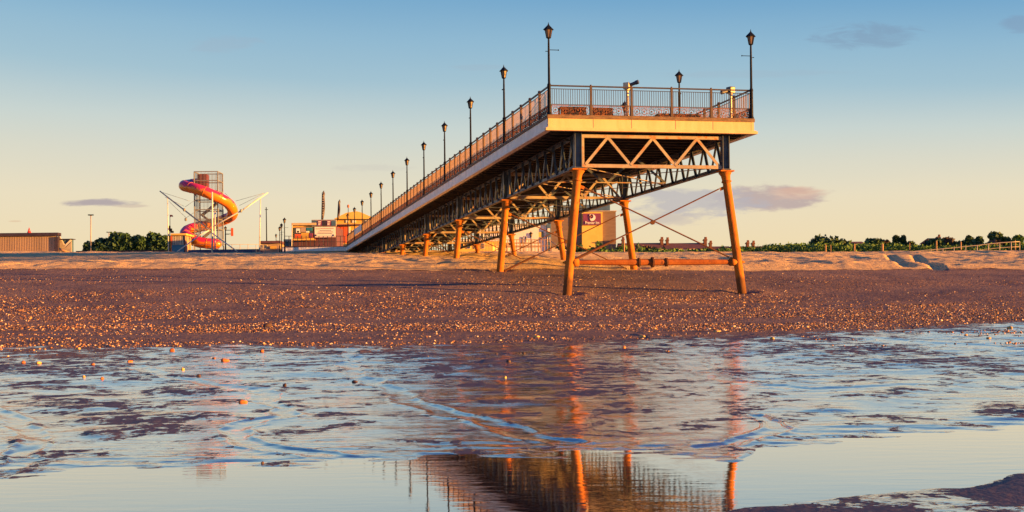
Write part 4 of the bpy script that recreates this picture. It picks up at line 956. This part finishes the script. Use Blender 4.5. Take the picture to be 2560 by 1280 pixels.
# orange dome tent, fence posts, ramp
t = T('dome_tent', 1910, 112, 'small orange domed tent on the top of the beach', 'tent')
b = MB(); q = rel(t, P(1910, 640, 112)); b.lathe([(.27, 0), (.26, .08), (.2, .17), (.1, .23), (.0, .25)], q, 16); b.build('canopy', M['tent'], t, True)
b = MB(); b.box(q.x-.06, q.x+.06, q.y-.275, q.y-.25, q.z, q.z+.12); b.build('door', M['maroon'], t)
for i, (px, yt, yb, wp, lb) in enumerate([(2064, 611, 626, 4, 'sunlit wooden post below the dark round tree'), (2077, 612, 622, 1.8, 'thin pale post right of the sunlit post below the round tree'), (2136, 609, 626, 4, 'brown wooden post between the round tree and the next tree'),
        (2206, 609, 624, 6, 'wide sunlit timber post under the twin tufted trees'), (2274, 607, 616, 2, 'thin brown post alone on the hedge line'), (2341, 602, 620, 4, 'tall sunlit post below the small gable roof'), (2402, 604, 616, 4, 'wooden post above the middle of the ramp handrail'),
        (2538, 600, 617, 3, 'wooden post behind the upper end of the ramp'), (1560, 600, 632, 4, 'dark post at the left gable of the first cottage')]):
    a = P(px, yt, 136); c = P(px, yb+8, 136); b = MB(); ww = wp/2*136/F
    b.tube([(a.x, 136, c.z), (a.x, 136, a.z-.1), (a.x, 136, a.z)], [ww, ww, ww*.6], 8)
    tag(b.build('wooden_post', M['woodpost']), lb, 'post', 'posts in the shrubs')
t = T('beach_ramp', 2400, 118, 'galvanised handrail ramp rising to the right over the sand', 'ramp')
tops = [(2240, 633), (2270, 630), (2299, 627), (2328, 624.5), (2357, 622), (2385, 619.5), (2414, 616), (2443, 613.5), (2471, 610), (2499, 607), (2528, 605), (2549, 604)]
bots = [637, 638, 638, 638, 638, 638.5, 638.5, 637.5, 633, 630, 628, 627.5]
for (px, yt), yb in zip(tops, bots): rtube(t, 'rail_post', [P(px, yb+2, 118), P(px, yt, 118)], .045, 'galv', 6)
rtube(t, 'top_rail', [P(px, yt, 118) for px, yt in tops], .04, 'galv', 6); rtube(t, 'middle_rail', [P(px, (yt+yb)/2+1, 118) for (px, yt), yb in zip(tops, bots)], .03, 'galv', 6)
b = MB(); xs = [(2240, 638), (2400, 637), (2440, 635), (2500, 629), (2620, 627)]; 
for (a0, y0_), (a1, y1_) in zip(xs[:-1], xs[1:]):
    p0, p1 = rel(t, P(a0, y0_, 118)), rel(t, P(a1, y1_, 118)); b.add([p0, p1, p1-Vector((0, 0, 1.5)), p0-Vector((0, 0, 1.5)), p0+Vector((0, 3, 0)), p1+Vector((0, 3, 0)), p1+Vector((0, 3, -1.5)), p0+Vector((0, 3, -1.5))], [(0, 1, 2, 3), (0, 4, 5, 1), (4, 7, 6, 5), (0, 3, 7, 4), (1, 5, 6, 2)])
b.build('ramp_slab', M['concrete'], t)
t = T('red_wall', 2250, 124, 'low red-brown wall running along the back of the beach on the right', 'wall')
relbox(t, 'wall_face', 2080, 2460, 631.5, 645, 124, .5, 'chimney'); relbox(t, 'coping', 2078, 2462, 629.8, 631.5, 123.9, .7, 'roof')

# ------------------------------------------------------------------ spiral slide tower
SY = 150; ms = SY/F
t = T('spiral_slide', 522, SY, 'orange and pink spiral tube slide winding round a caged stair tower', 'slide')
def Z5(zx, zy, dy_=0): return rel(t, P(380+zx/5.333, 420+zy/5.333, SY)+Vector((0, dy_, 0)))
x0, x1 = Z5(597, 0).x, Z5(908, 0).x; ztop = Z5(750, 72).z; wD = x1-x0
b = MB()
for x in (x0, x1):
    for y in (-wD/2, wD/2): b.tube([(x, y, 0), (x, y, ztop)], .055, 6)
for zy in (72, 190, 325, 448, 575, 700, 830, 960):
    z = Z5(0, zy).z
    for y in (-wD/2, wD/2): b.beam((x0, y, z), (x1, y, z), .07, .10)
    for x in (x0, x1): b.beam((x, -wD/2, z), (x, wD/2, z), .07, .10)
tf = b.build('tower_frame', M['cage'], t)
b = MB(); zs = Z5(0, 1050).z
for k in range(17):
    x = x0+(x1-x0)*(k+.5)/17
    for y in (-wD/2, wD/2): b.box(x-.013, x+.013, y-.013, y+.013, zs, ztop)
for k in range(8):
    y = -wD/2+wD*(k+.5)/8
    for x in (x0, x1): b.box(x-.013, x+.013, y-.013, y+.013, zs, ztop)
b.build('cage_bars', M['cage'], tf)
b = MB(); c0, c1 = Z5(620, 90), Z5(745, 300); b.box(c0.x, c1.x, -.6, .7, c1.z, c0.z); b.build('entrance_pod', M['maroon'], t)
for k in range(7):       # stair flights
    z0_ = .3+k*(ztop-2.3)/7; z1_ = z0_+(ztop-2.3)/7; b = MB(); s_ = 1 if k % 2 else -1
    xa, xb = (x0+.5, x1-.5) if s_ > 0 else (x1-.5, x0+.5); yy = .5*s_
    b.beam((xa, yy-.35, z0_), (xb, yy-.35, z1_), .05, .2); b.beam((xa, yy+.35, z0_), (xb, yy+.35, z1_), .05, .2)
    for j in range(7): f_ = (j+.5)/7; b.box(xa+(xb-xa)*f_-.12, xa+(xb-xa)*f_+.12, yy-.33, yy+.33, z0_+(z1_-z0_)*f_-.02, z0_+(z1_-z0_)*f_+.02)
    b.build('stair_flight', M['cage'], tf)
path = [(610, 175, 1.6), (540, 190, 1.9), (470, 205, 1.4), (437, 232, 0), (480, 258, -1.3), (630, 298, -2.3), (760, 340, -2.7), (870, 385, -2.6), (990, 440, -1.9), (1050, 490, -1.0), (1072, 555, 0), (1040, 615, 1.2), (960, 650, 2.1), (840, 690, 2.6), (700, 730, 2.6), (580, 765, 2.2), (490, 800, 1.2), (452, 850, 0), (480, 900, -1.2), (560, 950, -2.1), (680, 1000, -2.7), (800, 1022, -2.9), (900, 1030, -2.9), (1000, 1030, -2.7)]
pts = [Z5(a, c, d) for a, c, d in path]
def catmull(p, n_):
    o_ = []
    for i in range(len(p)-1):
        p0, p1, p2, p3 = p[max(i-1, 0)], p[i], p[i+1], p[min(i+2, len(p)-1)]
        for k in range(n_):
            f_ = k/n_; o_.append(.5*((2*p1)+(p2-p0)*f_+(2*p0-5*p1+4*p2-p3)*f_*f_+(3*p1-p0-3*p2+p3)*f_**3))
    return o_+[p[-1]]
cp = catmull(pts, 6); b = MB(); nn_ = 24; rad = .60
rl = [rad]*len(cp); rl[-1] = .1; rl[-2] = .28; rl[-3] = .40; rl[-4] = .48; rl[-5] = .54
b.tube(cp, rl, nn_)
vs = [Vector(q_) for q_ in b.v]; b.mi = []
for f_ in b.f:
    c_ = sum((vs[i] for i in f_), Vector())/len(f_); seg = f_[0]//nn_; ct = cp[min(seg, len(cp)-1)]; dzn = (c_.z-ct.z)/rad
    wv = .12*math.sin(seg*.9)+.10*math.sin(seg*2.1+1)
    viol = seg < 24
    b.mi.append(0 if dzn < .22+wv else (2 if viol and dzn < 1.0 and (seg < 22 or seg > 100) else 1))
tb = b.build('slide_tube', [M['orange'], M['pink'], M['violet']], t, True)
for k in range(10, len(cp)-8, 9):
    b = MB(); d_ = (cp[k+1]-cp[k]).normalized(); b.tube([cp[k]-d_*.03, cp[k]+d_*.03], rad+.022, 24); b.build('tube_joint', M['orange'], tb, True)
for k in (30, 62, 96): 
    b = MB(); q_ = cp[k]; b.beam(q_+Vector((0, 0, -.5)), (min(max(q_.x, x0), x1), max(min(q_.y, wD/2), -wD/2), q_.z-.8), .1, .1); b.build('support_arm', M['cage'], tf)
rtube(t, 'top_hoop', [Z5(510, 190, SY-SY), Z5(512, 150), Z5(590, 142)] and [P(380+510/5.333, 420+175/5.333, SY), P(380+512/5.333, 420+150/5.333, SY), P(380+592/5.333, 420+142/5.333, SY)], .03, 'teal', 6)

# bungee trampoline ---------------------------------------------------------
BY = 141
t = T('bungee_trampoline', 530, BY, 'white splayed-arm bungee trampoline frame standing in front of the slide', 'trampoline')
def B5(zx, zy, dy_=0): return P(380+zx/5.333, 420+zy/5.333, BY)+Vector((0, dy_, 0))
rtube(t, 'mast', [B5(803, 1135), B5(803, 320)], [.10, .085], 'whitepaint', 12)
rtube(t, 'mast', [B5(785, 1135, 2), B5(782, 560, 2)], [.09, .07], 'whitepaint', 12)
a1 = rtube(t, 'arm', [B5(790, 840), B5(410, 560, 1), B5(38, 285, 2)], [.075, .075, .06], 'galv', 10)
a2 = rtube(t, 'arm', [B5(815, 780), B5(1165, 560, 1), B5(1500, 305, 2)], [.075, .075, .06], 'whitepaint', 10)
for a, c, nm in (((640, 925), (380, 1125), 'strut'), ((790, 840), (640, 925), 'strut'), ((820, 870), (1180, 1125), 'strut')): rtube(t, nm, [B5(*a, -1), B5(*c, -1.5)], .06, 'whitepaint', 8)
rtube(t, 'pole', [B5(158, 1130, 2), B5(140, 375, 2)], [.085, .04], 'whitepaint', 8); rtube(t, 'pole', [B5(1386, 1110, 2), B5(1398, 385, 2)], [.075, .05], 'whitepaint', 8)
for a, c in (((140, 375), (395, 500)), ((110, 315), (470, 430)), ((190, 430), (425, 655)), ((425, 655), (600, 540)), ((410, 510), (590, 385)), ((1395, 385), (1165, 570)), ((1480, 320), (1140, 490)), ((1480, 320), (1090, 430)), ((945, 325), (1000, 375))):
    rtube(t, 'rope', [B5(*a, 1), B5(*c, 1)], .018, 'cage', 5)
for (zx, zy) in ((425, 680), (1165, 565), (405, 550)): 
    b = MB(); q = rel(t, B5(zx, zy, .8)); b.lathe([(.10, -.16), (.13, -.05), (.13, .1), (.06, .18)], q, 10); b.build('pulley', M['cage'], t)
b = MB(); slab(b, 470, 640, 624, 636, BY, 4, 1); b.v = [tuple(rel(t, q_)) for q_ in b.v]; b.build('base_pad', M['navy'], t)
t = T('safety_fence', 600, 146, 'thin tubular fence beside the foot of the slide', 'fence')
for px in (462, 484, 580, 600, 620, 640, 655): rtube(t, 'fence_post', [P(px, 632, 146), P(px, 611, 146)], .03, 'galv', 6)
rtube(t, 'top_rail', [P(462, 611, 146), P(655, 611, 146)], .025, 'galv', 6); rtube(t, 'middle_rail', [P(462, 620, 146), P(655, 620, 146)], .02, 'galv', 6)

t = T('striped_booth', 444, 143, 'small booth with striped shutter and orange frame left of the slide foot', 'booth')
relbox(t, 'body', 428.5, 461, 588, 634, 143, 3, 'tan', .05); relbox(t, 'roof', 427, 465, 583.5, 588, 142.6, 3.8, 'yellowwall')
relbox(t, 'side_frame', 426.5, 429.5, 588, 634, 142.9, .2, 'doorred'); relbox(t, 'side_frame', 460, 462.5, 588, 634, 142.9, .2, 'purpledark')
for i in range(5): relbox(t, 'shutter_slat', 431+i*5.8, 435.5+i*5.8, 590, 612, 142.95, .1, 'galv' if i % 2 == 0 else 'concrete')
relbox(t, 'counter_front', 429.6, 460, 612.5, 634, 142.9, .15, 'teal')

# masts, signs, small lamps on the left ---------------------------------------
def pole_lamp(px, yt, yb, Y, label, r_=.06, head=True):
    t = T('tall_lamp', px, Y, label, 'lamp post'); rtube(t, 'pole', [P(px, yb, Y), P(px, yt+3, Y)], [r_*1.3, r_], 'galv', 8)
    if head:
        for s_ in (-1, 1):
            b = MB(); q = rel(t, P(px+s_*3.5, yt+2.5, Y)); b.box(q.x-.14, q.x+.14, q.y-.12, q.y+.12, q.z-.05, q.z+.06); b.beam(q, (q.x-s_*.14, q.y, q.z-.12), .05, .05); b.build('lamp_head', M['iron'], t)
    return t
pole_lamp(227, 535, 632, 150, 'tall pale pole with double lamp heads left of the dark trees')
pole_lamp(272, 578, 610, 210, 'tiny double-headed lamp poking out above the left trees', .05)
t = T('signal_mast', 665, 150, 'tall thin dark mast right of the trampoline frame', 'mast')
rtube(t, 'pole', [P(667, 632, 150), P(665.5, 518, 150)], [.07, .05], 'iron', 8); rtube(t, 'crossarm', [P(662, 524, 150), P(670, 524, 150)], .035, 'iron', 6)
t = T('small_flagpole', 425, 150, 'thin flagpole with small drooping flag above the striped booth', 'flagpole')
rtube(t, 'pole', [P(425, 632, 150), P(425, 537, 150)], [.04, .03], 'iron', 6)
b = MB(); q = rel(t, P(425, 537, 150)); b.add([q, q+Vector((.28, .03, -.02)), q+Vector((.38, -.03, -.25)), q+Vector((.2, .02, -.2)), q+Vector((0, .0, -.26))], [(0, 1, 2, 3, 4)]); fl = b.build('flag', M['maroon'], t); sm_ = fl.modifiers.new('s', 'SOLIDIFY'); sm_.thickness = .02
t = T('camera_mast', 423, 148, 'short mast with dark camera boxes beside the striped booth', 'mast')
rtube(t, 'pole', [P(423, 632, 148), P(422, 570, 148)], .05, 'iron', 6)
for (a, c, yt, yb) in ((419, 425, 564, 571), (422, 429, 571, 578), (426, 433, 577, 582)): relbox(t, 'camera_box', a, c, yt, yb, 148, .3, 'iron', 0, .02)
t = T('signpost', 580, 145, 'orange sign on arms fixed to a black post beside the slide foot', 'sign')
rtube(t, 'arm', [P(563, 575.5, 145), P(577, 575.5, 145)], .04, 'iron', 6); rtube(t, 'arm', [P(563, 585, 145), P(577, 585, 145)], .04, 'iron', 6)
relbox(t, 'sign_board', 577, 583, 570, 590, 145, .12, 'doorred', 0, .02); rtube(t, 'post', [P(563.6, 632, 145), P(563.6, 567, 145)], [.08, .06], 'iron', 8)
for (px, yt, Y, lb) in [(563.6, 563.5, 144.2, 'black lantern lamp in front of the slide foot beside the orange sign'), (711, 542, 120, 'black lantern lamp on the left end of the terrace, tallest of three'), (703.5, 556, 133, 'black lantern lamp in the middle of three left of the kiosk'),
        (699, 564, 142, 'black lantern lamp, lowest of three left of the kiosk'), (690, 583, 175, 'small distant lantern lamp left of the blue panel'), (1327, 577, 122, 'black lantern lamp before the white building'), ]:
    q = P(px, yt, Y); put_lamp((q.x, Y, q.z-3.1*1.05), lb, 'lantern lamps on the promenade', R(40), 1.05)
t = T('beacon_pole', 870.5, 140, 'thin pole with an orange beacon behind the kiosk', 'beacon')
rtube(t, 'pole', [P(870.5, 618, 140), P(870.5, 520, 140)], .03, 'iron', 6); b = MB(); b.lathe([(.06, -.15), (.12, -.05), (.12, .1), (.03, .2)], rel(t, P(870.5, 516, 140)), 8); b.build('beacon', M['doorred'], t, True)

# kiosk ------------------------------------------------------------------------
KY = 133
t = T('seafront_kiosk', 785, KY, 'seafront kiosk with goods hatch, poster strip and large white notice board', 'kiosk')
relbox(t, 'body', 731, 839, 566, 622, KY, 6, 'plumwall'); relbox(t, 'roof', 728.5, 790, 557, 563, KY-.6, 7, 'cream', 0, .03); relbox(t, 'roof_edge', 730, 784, 563, 567, KY-.3, 6.5, 'yellowwall')
h_ = relbox(t, 'hatch_frame', 732, 784, 567, 600, KY, .3, 'yellowwall', -.3)
relbox(t, 'hatch_opening', 738, 782, 568.5, 595, KY, .1, 'window', -.4, 0, h_)
for (a, c, yt, yb, m_) in ((740, 750, 571, 582, 'signwhite'), (751, 764, 569.5, 580, 'tan'), (766, 780, 568.8, 577, 'teal'), (737, 752, 585, 594, 'doorred'), (753, 771, 581.5, 594, 'sack'), (773, 781, 583, 594, 'plum'), (742, 748, 577, 581.5, 'navy'), (765, 772, 577.5, 581.2, 'signwhite')):
    relbox(t, 'goods', a, c, yt, yb, KY, .25, m_, -.66, .01, h_)
relbox(t, 'counter', 732, 786, 597, 600.5, KY, .6, 'yellowwall', -.9)
for i in range(8): relbox(t, 'front_panel', 733+i*13.2, 745.4+i*13.2, 601.5, 621, KY, .06, 'plumwall', -.07)
sgn = relbox(t, 'poster_strip', 779, 841, 549, 566, KY, .15, 'galv', -.5, .02)
for i, (px, m_) in enumerate(((784, 'bluewall'), (799, 'plum'), (811, 'purpledark'), (822, 'plum'), (834, 'bluewall'))):
    pz = relbox(t, 'poster', px-5.2, px+5.2, 551, 564.5, KY, .05, m_, -.56, 0, sgn)
    if m_ == 'plum':
        for k in range(3): relbox(t, 'poster_mark', px-3.5, px+3.2-k*.8, 553.2+k*3.7, 555.2+k*3.7, KY, .03, 'signwhite', -.60, 0, sgn)
nb_ = relbox(t, 'notice_board', 786.5, 838.5, 567, 593, KY, .1, 'signwhite', -.45, .01)
fr_ = relbox(t, 'board_frame', 784.5, 840.5, 565.6, 594.6, KY, .08, 'plum', -.34)
for (a, c, y_, m_) in ((790, 800, 572, 'doorred'), (802, 834, 571, 'plum'), (800, 828, 576, 'navy'), (796, 832, 580, 'navy'), (794, 830, 584, 'navy')): relbox(t, 'board_line', a, c, y_-.7, y_+.5, KY, .02, m_, -.475, 0, nb_)
for px in (789.5, 833): relbox(t, 'board_mark', px-1.6, px+1.6, 586, 590.5, KY, .02, 'navy', -.475, 0, nb_)
rtube(t, 'post', [P(730, 563, KY-1), P(729, 622, KY-1)], .05, 'whitepaint', 6)
t = T('teal_hut', 719, 137, 'small teal-fronted hut left of the kiosk', 'hut')
relbox(t, 'body', 712, 728, 604, 622, 137, 3, 'teal'); relbox(t, 'roof', 709, 730, 598, 604, 136.6, 4, 'concrete')
relbox(t, 'panel', 714, 720, 606, 620, 136.95, .05, 'bluewall'); relbox(t, 'panel', 721, 727, 606, 620, 136.95, .05, 'bluewall')
t = T('amusement_hall', 885, 150, 'ochre hall with shallow domed roof and tall orange-red doors right of the kiosk', 'building')
wl = relbox(t, 'wall', 838, 1010, 548, 625, 150, 14, 'yellowwall')
b = MB(); prof = [(836, 548), (850, 541), (866, 533), (885, 529.5), (893, 529), (905, 532), (925, 541), (945, 547), (1012, 548)]
pp = [(rel(t, P(a, c, 150)).x, rel(t, P(a, c, 150)).z) for a, c in prof]; b.poly(pp[::-1], -.5, 15); b.build('roof', M['yellow'], t)
relbox(t, 'canopy', 838, 905, 560.5, 563, 149.3, .9, 'plumwall'); 
for (a, c) in ((843.5, 850), (851.5, 858), (859, 868)): relbox(t, 'door', a, c, 565, 607, 150, .12, 'doorred', -.14)
windows(t, [(871, 876, 566, 600), (880, 892, 575, 600), (896, 908, 575, 600), (864, 872, 550, 557), (880, 890, 550, 557), (912, 922, 550, 557)], 150, mt='signwhite', fr='whitepaint', wall=wl)
def feather(px, yt, yb, Y, label, wpx, lean=0, marks=True):
    t = T('feather_flag', px, Y, label, 'flag', 'feather flags above the kiosk')
    k_ = Y/F; a, c = P(px-wpx*.5, yb+8, Y), P(px-wpx*.5+lean, yt+6, Y); rtube(t, 'pole', [a, c, P(px+lean, yt+1, Y)], .03, 'iron', 6)
    L = []; Rr = []
    for i in range(13):
        f_ = i/12; y_ = yb+(yt-yb)*f_; wd_ = wpx*(.55+.45*math.sin(min(1, f_*1.1)*3.0)) if f_ < .92 else wpx*(1-f_)*6
        x_ = px-wpx*.5+lean*f_+(wpx*.5*max(0, f_-.85)/.15); q0, q1 = rel(t, P(x_, y_, Y)), rel(t, P(x_+wd_*.9, y_+2, Y)); yy = .10*math.sin(f_*9); L.append(q0); Rr.append(q1+Vector((0, yy, 0)))
    b = MB(); o_ = []; 
    b.add(L+Rr, [(i, i+13, i+14, i+1) for i in range(12)]); cl = b.build('cloth', M['purpledark'], t, True); m_ = cl.modifiers.new('s', 'SOLIDIFY'); m_.thickness = .02
    if marks:
        for i in range(2, 11): 
            b = MB(); q = (L[i]+Rr[i])/2+Vector((0, -.03, 0)); w8 = .03+.07*((i*37) % 10)/10; h8 = .03+.06*((i*53) % 10)/10; o8 = .05*(((i*29) % 10)/10-.5); b.box(q.x+o8-w8, q.x+o8+w8, q.y-.06, q.y-.03, q.z-h8, q.z+h8); b.build('cloth_mark', M['galv'], cl)
feather(808, 476, 548, 134, 'tall dark feather flag with pale marks above the kiosk', 9, 2)
feather(846.5, 498, 546, 136, 'shorter plain dark feather flag leaning right of the tall one', 7, 3, False)
t = T('railing_banner', 895, 126, 'small white banner tied to the pier railing beyond the ninth lamp', 'banner')
q0, q1 = L2W(-.02, 68.5, ZK+.42), L2W(-.02, 75.5, ZK+.42); b = MB()
dd = Vector((0, 0, 0)); vs = [q0, q1, q1+Vector((0, 0, .55)), q0+Vector((0, 0, .55))]; b.add([rel(t, x) for x in vs]+[rel(t, x)+Vector((-.03, 0, 0)) for x in vs], [(3, 2, 1, 0), (4, 5, 6, 7), (0, 1, 5, 4), (2, 3, 7, 6)]); b.build('cloth', M['signwhite'], t)

# far left building ---------------------------------------------------------------
LY = 120
t = T('corrugated_hall', 70, LY, 'long tan corrugated hall with dark plum roof edge and corner post at far left', 'building')
relbox(t, 'wall', -200, 139, 591, 645, LY, .35, 'tan'); b = MB()
for px in np.arange(-198, 138, 4.2): slab(b, px, px+1.9, 592.5, 642, LY, .06, -.055)
b.v = [tuple(rel(t, q_)) for q_ in b.v]; b.build('wall_ribs', M['tan'], t)
relbox(t, 'roof_edge', -202, 145, 583, 591.2, LY-.3, .9, 'purpledark', 0, .03); relbox(t, 'corner_post', 138, 144.6, 591.4, 645, LY-.25, .5, 'purpledark')
t = T('red_cone', 73, LY, 'small red cone standing on the roof of the corrugated hall', 'cone', None)
b = MB(); b.lathe([(.20, 0), (.02, .55), (0, .57)], rel(t, P(73, 584, LY+1)), 16); b.build('cone', M['red'], t, True)
b = MB(); b.lathe([(.24, -.03), (.24, .02)], rel(t, P(73, 584, LY+1)), 16); b.build('base', M['plum'], t)
t = T('blue_booth', 165, 121, 'blue-grey booth with a white V on its front at the end of the hall', 'booth')
relbox(t, 'wall', 144.8, 179.5, 598, 645, 121, .5, 'bluewall'); relbox(t, 'roof_edge', 144.8, 181, 596.8, 598.4, 120.7, .9, 'purpledark')
b = MB()
for a, c in (((147, 590), (162, 616)), ((162, 616), (178, 600))): b.beam(rel(t, P(*a, 120.9)), rel(t, P(*c, 120.9)), .04, .16)
b.build('v_stripe', M['whitepaint'], t)
b = MB(); vs_ = [P(148, 590, 120.8), P(148, 630, 120.8), P(178, 630, 120.8), P(178, 604, 120.8), P(163, 619, 120.8)]; b.poly([(rel(t, q_).x, rel(t, q_).z) for q_ in vs_], -.15, -.05); b.v = [(x, y+0, z) for x, y, z in b.v]; b.build('front_panel', M['galv'], t)
t = T('driftwood_plank', 162, 117, 'pale plank-like shape lying on the sand before the blue booth', 'plank')
rtube(t, 'plank', [P(148, 622, 117), P(158, 627, 117), P(173, 631, 117)], [.10, .12, .05], 'woodpost', 8)
t = T('beach_hut', 668, 148, 'low brown hut with a yellow sign left of the terrace lamps', 'hut')
relbox(t, 'wall', 650, 698, 608, 632, 148, 5, 'tan'); relbox(t, 'roof', 648, 701, 602, 608, 147.6, 6, 'plumwall'); relbox(t, 'sign_board', 675, 690, 615, 622, 147.9, .1, 'sack', -.1)
windows(t, [(653, 659, 612, 622), (662, 668, 612, 622)], 148)
t = T('fairground_wall', 560, 165, 'low dark wall behind the slide foot', 'wall'); relbox(t, 'wall_face', 190, 712, 625.5, 640, 165, .4, 'plumwall'); relbox(t, 'coping', 189, 713, 624.6, 625.5, 164.9, .6, 'purpledark')
